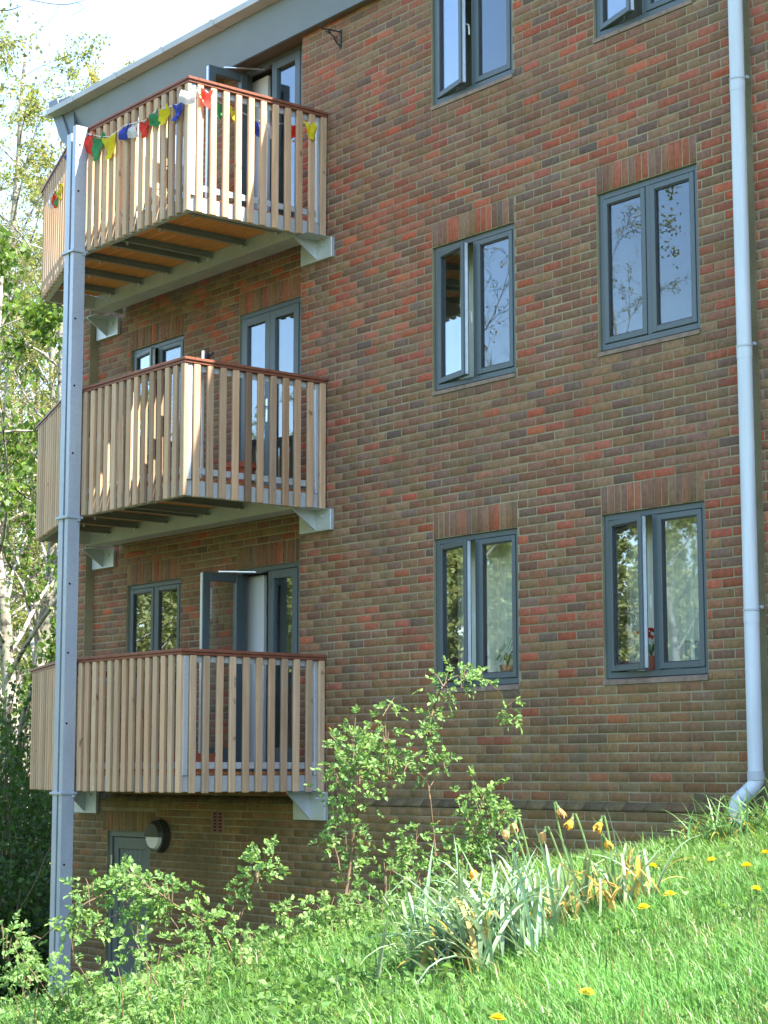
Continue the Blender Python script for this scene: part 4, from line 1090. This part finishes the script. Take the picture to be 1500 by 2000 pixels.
# ------------------------------------------------------------------ trees
def tree_data(seed, H, spread, trunk_r, nb, leaf_n, leaf_L, base, start=.25, up=.9, droop=.0, yellow=.6):
    rs = np.random.default_rng(seed); mb = MB(); tw = MB(); lp = []; ld = []
    tp = [np.zeros(3)]
    n = 12; drift = rs.normal(size=2)*.06
    for i in range(n):
        drift = drift*.8+rs.normal(size=2)*.05; tp.append(tp[-1]+np.array([drift[0]*H/n*1.6, drift[1]*H/n*1.6, H*.92/n]))
    tp = np.array(tp); mb.tube([tuple(p) for p in tp], [trunk_r*(1-.9*(i/n)**.9) for i in range(n+1)], 9)
    for b in range(nb):
        f = start+(1-start)*((b+rs.random())/nb)**.85*.98; k = f*n; i = min(int(k), n-1); p = tp[i]+(tp[i+1]-tp[i])*(k-i)
        a = b*2.399+rs.normal()*.4; L = spread*(1.15-f)*rs.uniform(.7, 1.2)+.6
        d = np.array([math.cos(a), math.sin(a), up*rs.uniform(.5, 1.3)]); d /= np.linalg.norm(d)
        r0 = max(.012, trunk_r*.34*(1.1-f)); pts = [p]; dd = d.copy()
        for q in range(6):
            dd = dd+rs.normal(size=3)*.13+np.array([0, 0, .05-droop*q*.12]); dd /= np.linalg.norm(dd); pts.append(pts[-1]+dd*L/6)
        pts = np.array(pts); mb.tube([tuple(x) for x in pts], [r0*(1-.85*j/6) for j in range(7)], 5, False)
        for s2 in range(8):
            g = .25+.75*rs.random(); j = min(int(g*6), 5); q = pts[j]+(pts[j+1]-pts[j])*(g*6-j)
            e = (pts[j+1]-pts[j]); e = e/np.linalg.norm(e)+rs.normal(size=3)*.65+np.array([0, 0, .15-droop]); e /= np.linalg.norm(e); l2 = L*rs.uniform(.22, .45)
            sp = [q]
            for w in range(4): e = e+rs.normal(size=3)*.17+np.array([0, 0, -droop*.35]); e /= np.linalg.norm(e); sp.append(sp[-1]+e*l2/4)
            sp = np.array(sp); tw.tube([tuple(x) for x in sp], [max(.006, r0*.28)*(1-.75*w/4) for w in range(5)], 3, False)
            for t3 in range(5):
                g = rs.random(); w = min(int(g*4), 3); q3 = sp[w]+(sp[w+1]-sp[w])*(g*4-w); e3 = e+rs.normal(size=3)*.8+np.array([0, 0, -droop]); e3 /= np.linalg.norm(e3); l3 = l2*rs.uniform(.25, .5)
                m3 = q3+e3*l3*.5; e4 = q3+e3*l3+np.array([0, 0, -droop*l3*.5]); tw.tube([tuple(q3), tuple(m3), tuple(e4)], [.006, .0045, .003], 3, False)
                for v in range(leaf_n): lp.append(q3+(e4-q3)*rs.random()+rs.normal(size=3)*.05); ld.append(rs.normal(size=3)+np.array([0, 0, -.4]))
    lp = np.array(lp); ld = np.array(ld); Ls = leaf_L*rs.uniform(.6, 1.3, len(lp))
    V_, Q_, c = leaf_cloud(lp, ld, Ls, Ls*.75, leaf_colour(len(lp), base, .3, yellow, rs), .1, rs)
    return mb.mesh('trunk', MAT['bark'], True), tw.mesh('twigs', MAT['twig']), np_mesh('crown', V_, Q_, MAT['leaf'], c)
TD = {'wood': tree_data(6, 13, 4.8, .20, 26, 13, .17, (.30, .36, .15), .03, .5, .05, .5),
      'birch': tree_data(1, 17, 4.6, .19, 24, 11, .062, (.16, .22, .06), .22, .9, .12, .9),
      'thin': tree_data(2, 19, 4.2, .14, 26, 3, .055, (.18, .21, .08), .25, 1.1, .1, .9),
      'dense': tree_data(3, 13, 4.8, .20, 24, 9, .13, (.085, .165, .03), .14, .6, .05, .6),
      'willow': tree_data(4, 20, 4.5, .2, 28, 10, .068, (.23, .26, .06), .3, 1.3, .0, 1.0)}
def tree(kind, x, y, sc, rot, label, group, lean=0):
    z = float(terrain(x, y))-.1
    t = thing({'birch': 'birch_tree', 'thin': 'birch_tree', 'dense': 'leafy_tree', 'wood': 'leafy_tree', 'willow': 'willow_tree'}[kind], label, 'tree', (x, y, z), group)
    t.rotation_euler = (lean, lean*.5, rot); t.scale = (sc, sc, sc)
    for nm, me in zip(('trunk', 'twigs', 'crown'), TD[kind]):
        o = bpy.data.objects.new(nm, me); COL.objects.link(o); o.parent = t
        if nm == 'crown': o['kind'] = 'stuff'
def wpos(u, d):
    s = (u-750)/FPX*d; return CAM[0]+FH[0]*d+RH[0]*s, CAM[1]+FH[1]*d+RH[1]*s
G1 = 'trees behind the building'
for kind, u, d, sc, rot, lab, ln in [
        ('birch', 42, 33, .95, .3, 'silver birch with a pale trunk standing left of the column', 0), ('birch', 84, 37, .9, 2.0, 'second silver birch, its white trunk close beside the column', .03),
        ('dense', 10, 30, .9, 1.1, 'dense green tree at the left edge behind the lowest balcony', 0), ('thin', 125, 44, 1.0, 4.1, 'thin bare-twigged birch rising behind the roof corner', .05),
        ('dense', 75, 42, 1.05, 3.0, 'leafy green tree far behind the birch trunks', 0), ('willow', 290, 50, 1.0, .7, 'yellow green willow showing above the gutter', 0), ('willow', 370, 56, 1.15, 2.7, 'far yellow green willow cresting above the gutter to the right', 0),
        ('birch', -25, 38, 1.15, 5.0, 'tall birch with hanging spring leaves at the left edge of the sky', 0), ('willow', 25, 46, .95, 1.7, 'pale willow crown filling the sky at the upper left', 0), ('birch', 60, 52, 1.05, 3.9, 'distant birch behind the other trees at left', 0),
        ('thin', 190, 48, 1.0, 1.9, 'leafless birch crown above the gutter end', -.04), ('dense', 40, 60, 1.1, .4, 'farthest dense tree at the left', 0), ('dense', 130, 62, 1.1, 2.2, 'far dense tree hidden behind the column', 0),
        ('birch', 5, 35, .8, 2.6, 'short birch with hanging leaves at the far left', .04), ('birch', 70, 41, 1.0, .9, 'birch rising in the gap beside the topmost balcony', -.03), ('willow', 95, 54, 1.0, 3.3, 'pale willow beyond the birches near the column', 0), ('wood', 35, 39, .62, 1.0, 'short bright green tree lit by sun below the birch crowns', 0), ('wood', 95, 36, .5, 2.1, 'small sunlit green tree just left of the column', 0)]:
    x, y = wpos(u, d); tree(kind, x, y, sc, rot, lab, G1, ln)
# woodland across the lawn, seen in the window panes
G2 = 'woodland facing the building'
for i, (x, y, kd, sc) in enumerate([(-16, -17, 'wood', .62), (-20, -15, 'wood', .78), (-21, -21, 'wood', .80), (-25, -18, 'wood', .95), (-27, -24, 'wood', .95), (-17, -23, 'wood', .7), (-30, -20, 'birch', .7), (-23, -27, 'wood', .8), (-32, -28, 'wood', 1.0), (-13, -20, 'wood', .55),
                                    (-34, -16, 'wood', 1.0), (-27, -12, 'wood', .9), (-36, -24, 'birch', .9), (-19, -30, 'wood', .8), (-12, -27, 'wood', .7), (-7, -25, 'wood', .6), (-10.5, -10.2, 'thin', .80), (-8.2, -12.8, 'thin', .72), (-24, -8, 'wood', .75), (-30, -9, 'wood', .9), (-38, -12, 'wood', 1.1), (-34, -5, 'wood', 1.0), (-22, -11, 'wood', .7), (-18.5, -18.5, 'wood', .6)] + [(-30-9*math.cos(j*1.3)-j*.8, -27+10*math.sin(j*2.1)-j*.5, 'wood', .85+.05*(j % 4)) for j in range(12)]):
    tree(kd, x, y, sc, i*1.7, 'tree of the woodland across the lawn from the building', G2)

# undergrowth beside the building
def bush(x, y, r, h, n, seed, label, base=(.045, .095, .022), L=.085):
    rs = np.random.default_rng(seed); z0 = float(terrain(x, y))
    t = thing('ivy_bush', label, 'bush', (x, y, z0), 'undergrowth left of the building')
    q = rs.normal(size=(n, 3)); q /= np.linalg.norm(q, axis=1, keepdims=True)
    lump = 1+.28*np.sin(q[:, :1]*5+seed)*np.cos(q[:, 1:2]*6)+.18*np.sin(q[:, 2:3]*9+q[:, :1]*7)
    rad = rs.uniform(.35, 1, (n, 1))**.5*lump
    C = q*rad*np.array([r, r, h]); C[:, 2] = np.abs(C[:, 2]); C += np.array([x, y, z0])
    Ls = L*rs.uniform(.6, 1.4, n); V_, Q_, c = leaf_cloud(C, q+rs.normal(size=(n, 3))*.8+np.array([0, 0, -.3]), Ls, Ls*.7, leaf_colour(n, base, .35, .4, rs), .12, rs)
    o = link('foliage', np_mesh('foliage', V_, Q_, MAT['leaf'], c), t); o['kind'] = 'stuff'
    m = MB()
    for i in range(9):
        e = rs.normal(size=3); e[2] = abs(e[2])+.6; e /= np.linalg.norm(e); p = np.array([x, y, z0]); e2 = p+e*np.array([r, r, h])*rs.uniform(.7, 1.15)
        m.tube([tuple(p), tuple((p+e2)/2+rs.normal(size=3)*.12), tuple(e2)], [.03, .02, .008], 5, False)
    m.build('stem', MAT['twig'], t)
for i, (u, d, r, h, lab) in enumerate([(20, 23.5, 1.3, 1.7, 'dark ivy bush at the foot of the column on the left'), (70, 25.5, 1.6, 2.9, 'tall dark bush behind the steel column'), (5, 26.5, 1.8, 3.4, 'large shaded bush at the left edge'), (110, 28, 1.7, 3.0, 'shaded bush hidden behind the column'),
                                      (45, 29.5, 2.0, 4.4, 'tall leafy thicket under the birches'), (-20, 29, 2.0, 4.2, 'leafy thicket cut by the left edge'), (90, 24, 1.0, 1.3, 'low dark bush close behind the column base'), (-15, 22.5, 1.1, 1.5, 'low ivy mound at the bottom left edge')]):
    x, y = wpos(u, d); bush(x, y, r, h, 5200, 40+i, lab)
vi = thing('trailing_vine', 'long pale bare vine hanging in the dark undergrowth left of the column', 'vine', tuple(at(30, 1790, 22.2)))
m = MB(); c = curve_pts([at(30, 1790, 22.2), at(52, 1755, 22.2), at(75, 1710, 22.3), at(92, 1668, 22.4), at(112, 1640, 22.4)], .1); m.tube([tuple(p) for p in c], [.008]*len(c), 4); m.build('bine', MAT['stem'], vi)
# overhanging branch at the top left, from a tree beyond the frame
bt = thing('overhanging_branch', 'thin overhanging twigs with young leaves against the sky at the top left', 'branch', tuple(at(-60, -60, 15)))
rs = np.random.default_rng(77); m = MB(); lp = []
for poly, r in (([(-80, -60), (-20, 10), (15, 20), (40, 12)], .012), ([(-80, 60), (-30, 100), (5, 112), (12, 130)], .010), ([(-60, 150), (-10, 180), (5, 170), (30, 175)], .008), ([(-20, -20), (60, 0), (115, 9), (150, 5), (190, -10)], .006), ([(115, 9), (105, 32), (90, 48)], .003), ([(150, 5), (165, 15), (140, 30)], .003), ([(-40, 60), (20, 90), (60, 108), (78, 128)], .004)):
    c = curve_pts([at(u, v, 15+rs.uniform(-.1, .1)) for u, v in poly], .08); m.tube([tuple(p) for p in c], [r*(1-.7*i/len(c)) for i in range(len(c))], 4, False)
    if poly[0][0] < -30:
        for p in c[len(c)//3:]:
            for j in range(6): lp.append(p+rs.normal(size=3)*.05)
m.build('twigs', MAT['twig'], bt); lp = np.array(lp); Ls = rs.uniform(.03, .055, len(lp))
V_, Q_, c = leaf_cloud(lp, rs.normal(size=(len(lp), 3))+np.array([0, 0, -.5]), Ls, Ls*.6, leaf_colour(len(lp), (.14, .17, .045), .3, .8, rs), .1, rs)
o = link('foliage', np_mesh('foliage', V_, Q_, MAT['leaf'], c), bt); o['kind'] = 'stuff'

# ------------------------------------------------------------------ things inside the windows
def simple_thing(name, label, cat, mb, part, mat, loc, group=None):
    t = thing(name, label, cat, loc, group); mb.build(part, mat, t); return t
bookc = [(.55, .52, .45), (.30, .33, .30), (.62, .60, .52), (.20, .24, .30), (.50, .44, .30), (.66, .66, .60), (.40, .16, .12), (.58, .58, .55)]
x = WP+.66
for i, c in enumerate(bookc):
    w = rng.uniform(.025, .055); h = rng.uniform(.19, .27)
    m = MB(); m.box(x, x+w-.002, .18, .30, .055, .055+h, .003); o = m.build('book', simple('book_cover_%s' % 'abcdefgh'[i], c, .7, 0, .15, 10)); tag(o, 'book standing in the row on the sill of the lower window by the drainpipe', 'book', 'row of books on the sill'); x += w
m = MB(); m.box(-.6, 3.85, .16, .42, .02, .054); m.build('window_board', MAT['white'], bld)
def sill_plant(name, label, loc, flowers, seed, n=26, L=.28):
    r = random.Random(seed); t = thing(name, label, 'plant', loc); x, y, z = loc
    m = MB(); m.tube([(x, y, z), (x, y, z+.12)], [.05, .07], 14); m.build('pot_body', MAT['terracotta'], t)
    m = MB()
    for i in range(n):
        a = r.uniform(0, 6.28); l = L*r.uniform(.5, 1.1); o = Vector((math.cos(a), math.sin(a)*.5, 0)); s = Vector((-math.sin(a), math.cos(a), 0))*.007
        P = Vector((x, y, z+.12)); pts = [P, P+o*l*.3+Vector((0, 0, l*.55)), P+o*l*.7+Vector((0, 0, l*.6)), P+o*l+Vector((0, 0, l*.3))]
        for p, q in zip(pts, pts[1:]): m.quad(p-s, p+s, q+s*.7, q-s*.7)
    m.build('leaves', MAT['greenplant'] if 'greenplant' in MAT else MAT['greenstem'], t)
    if flowers:
        m = MB()
        for i in range(16):
            p = (x+r.gauss(0, .06), y+r.gauss(0, .03), z+.25+r.gauss(0, .06)); m.tube([p, (p[0], p[1], p[2]+.03)], [.004, .02], 6)
        m.build('blooms', FLAG['red'], t, kind='stuff')
sill_plant('spider_plant', 'spider plant with arching leaves on the sill of the lower left window', (.93, .22, .055), False, 5, 34, .34)
sill_plant('leafy_houseplant', 'small leafy houseplant beside the spider plant on the sill', (.72, .22, .055), False, 6, 24, .16)
sill_plant('red_flowering_plant', 'red flowering pot plant on the sill of the lower window by the drainpipe', (WP+.30, .23, .055), True, 8, 22, .18)
def curtain(x0, x1, z0, z1, label, n=26, yc=.33):
    m = MB(); P = []
    for i in range(n+1):
        xx = x0+(x1-x0)*i/n; P.append((xx, yc+.02*math.sin(i*1.7)))
    for a, b in zip(P, P[1:]): m.quad((*a, z0), (*b, z0), (*b, z1), (*a, z1))
    o = m.build('curtain', MAT['curtain']); tag(o, label, 'curtain')
curtain(-.05, WW+.05, -.2, 1.42, 'pale sheer curtain inside the lower window behind the spider plant', 60)
curtain(WP+.36, WP+WW+.05, -.2, 1.42, 'pale sheer curtain behind the row of books', 44)
curtain(WP-.05, WP+.35, -.2, 1.45, 'cream curtain inside the lower window by the drainpipe')
curtain(.0, .28, Fh-.2, Fh+1.45, 'pale curtain inside the middle floor window left of the bare-branch window')
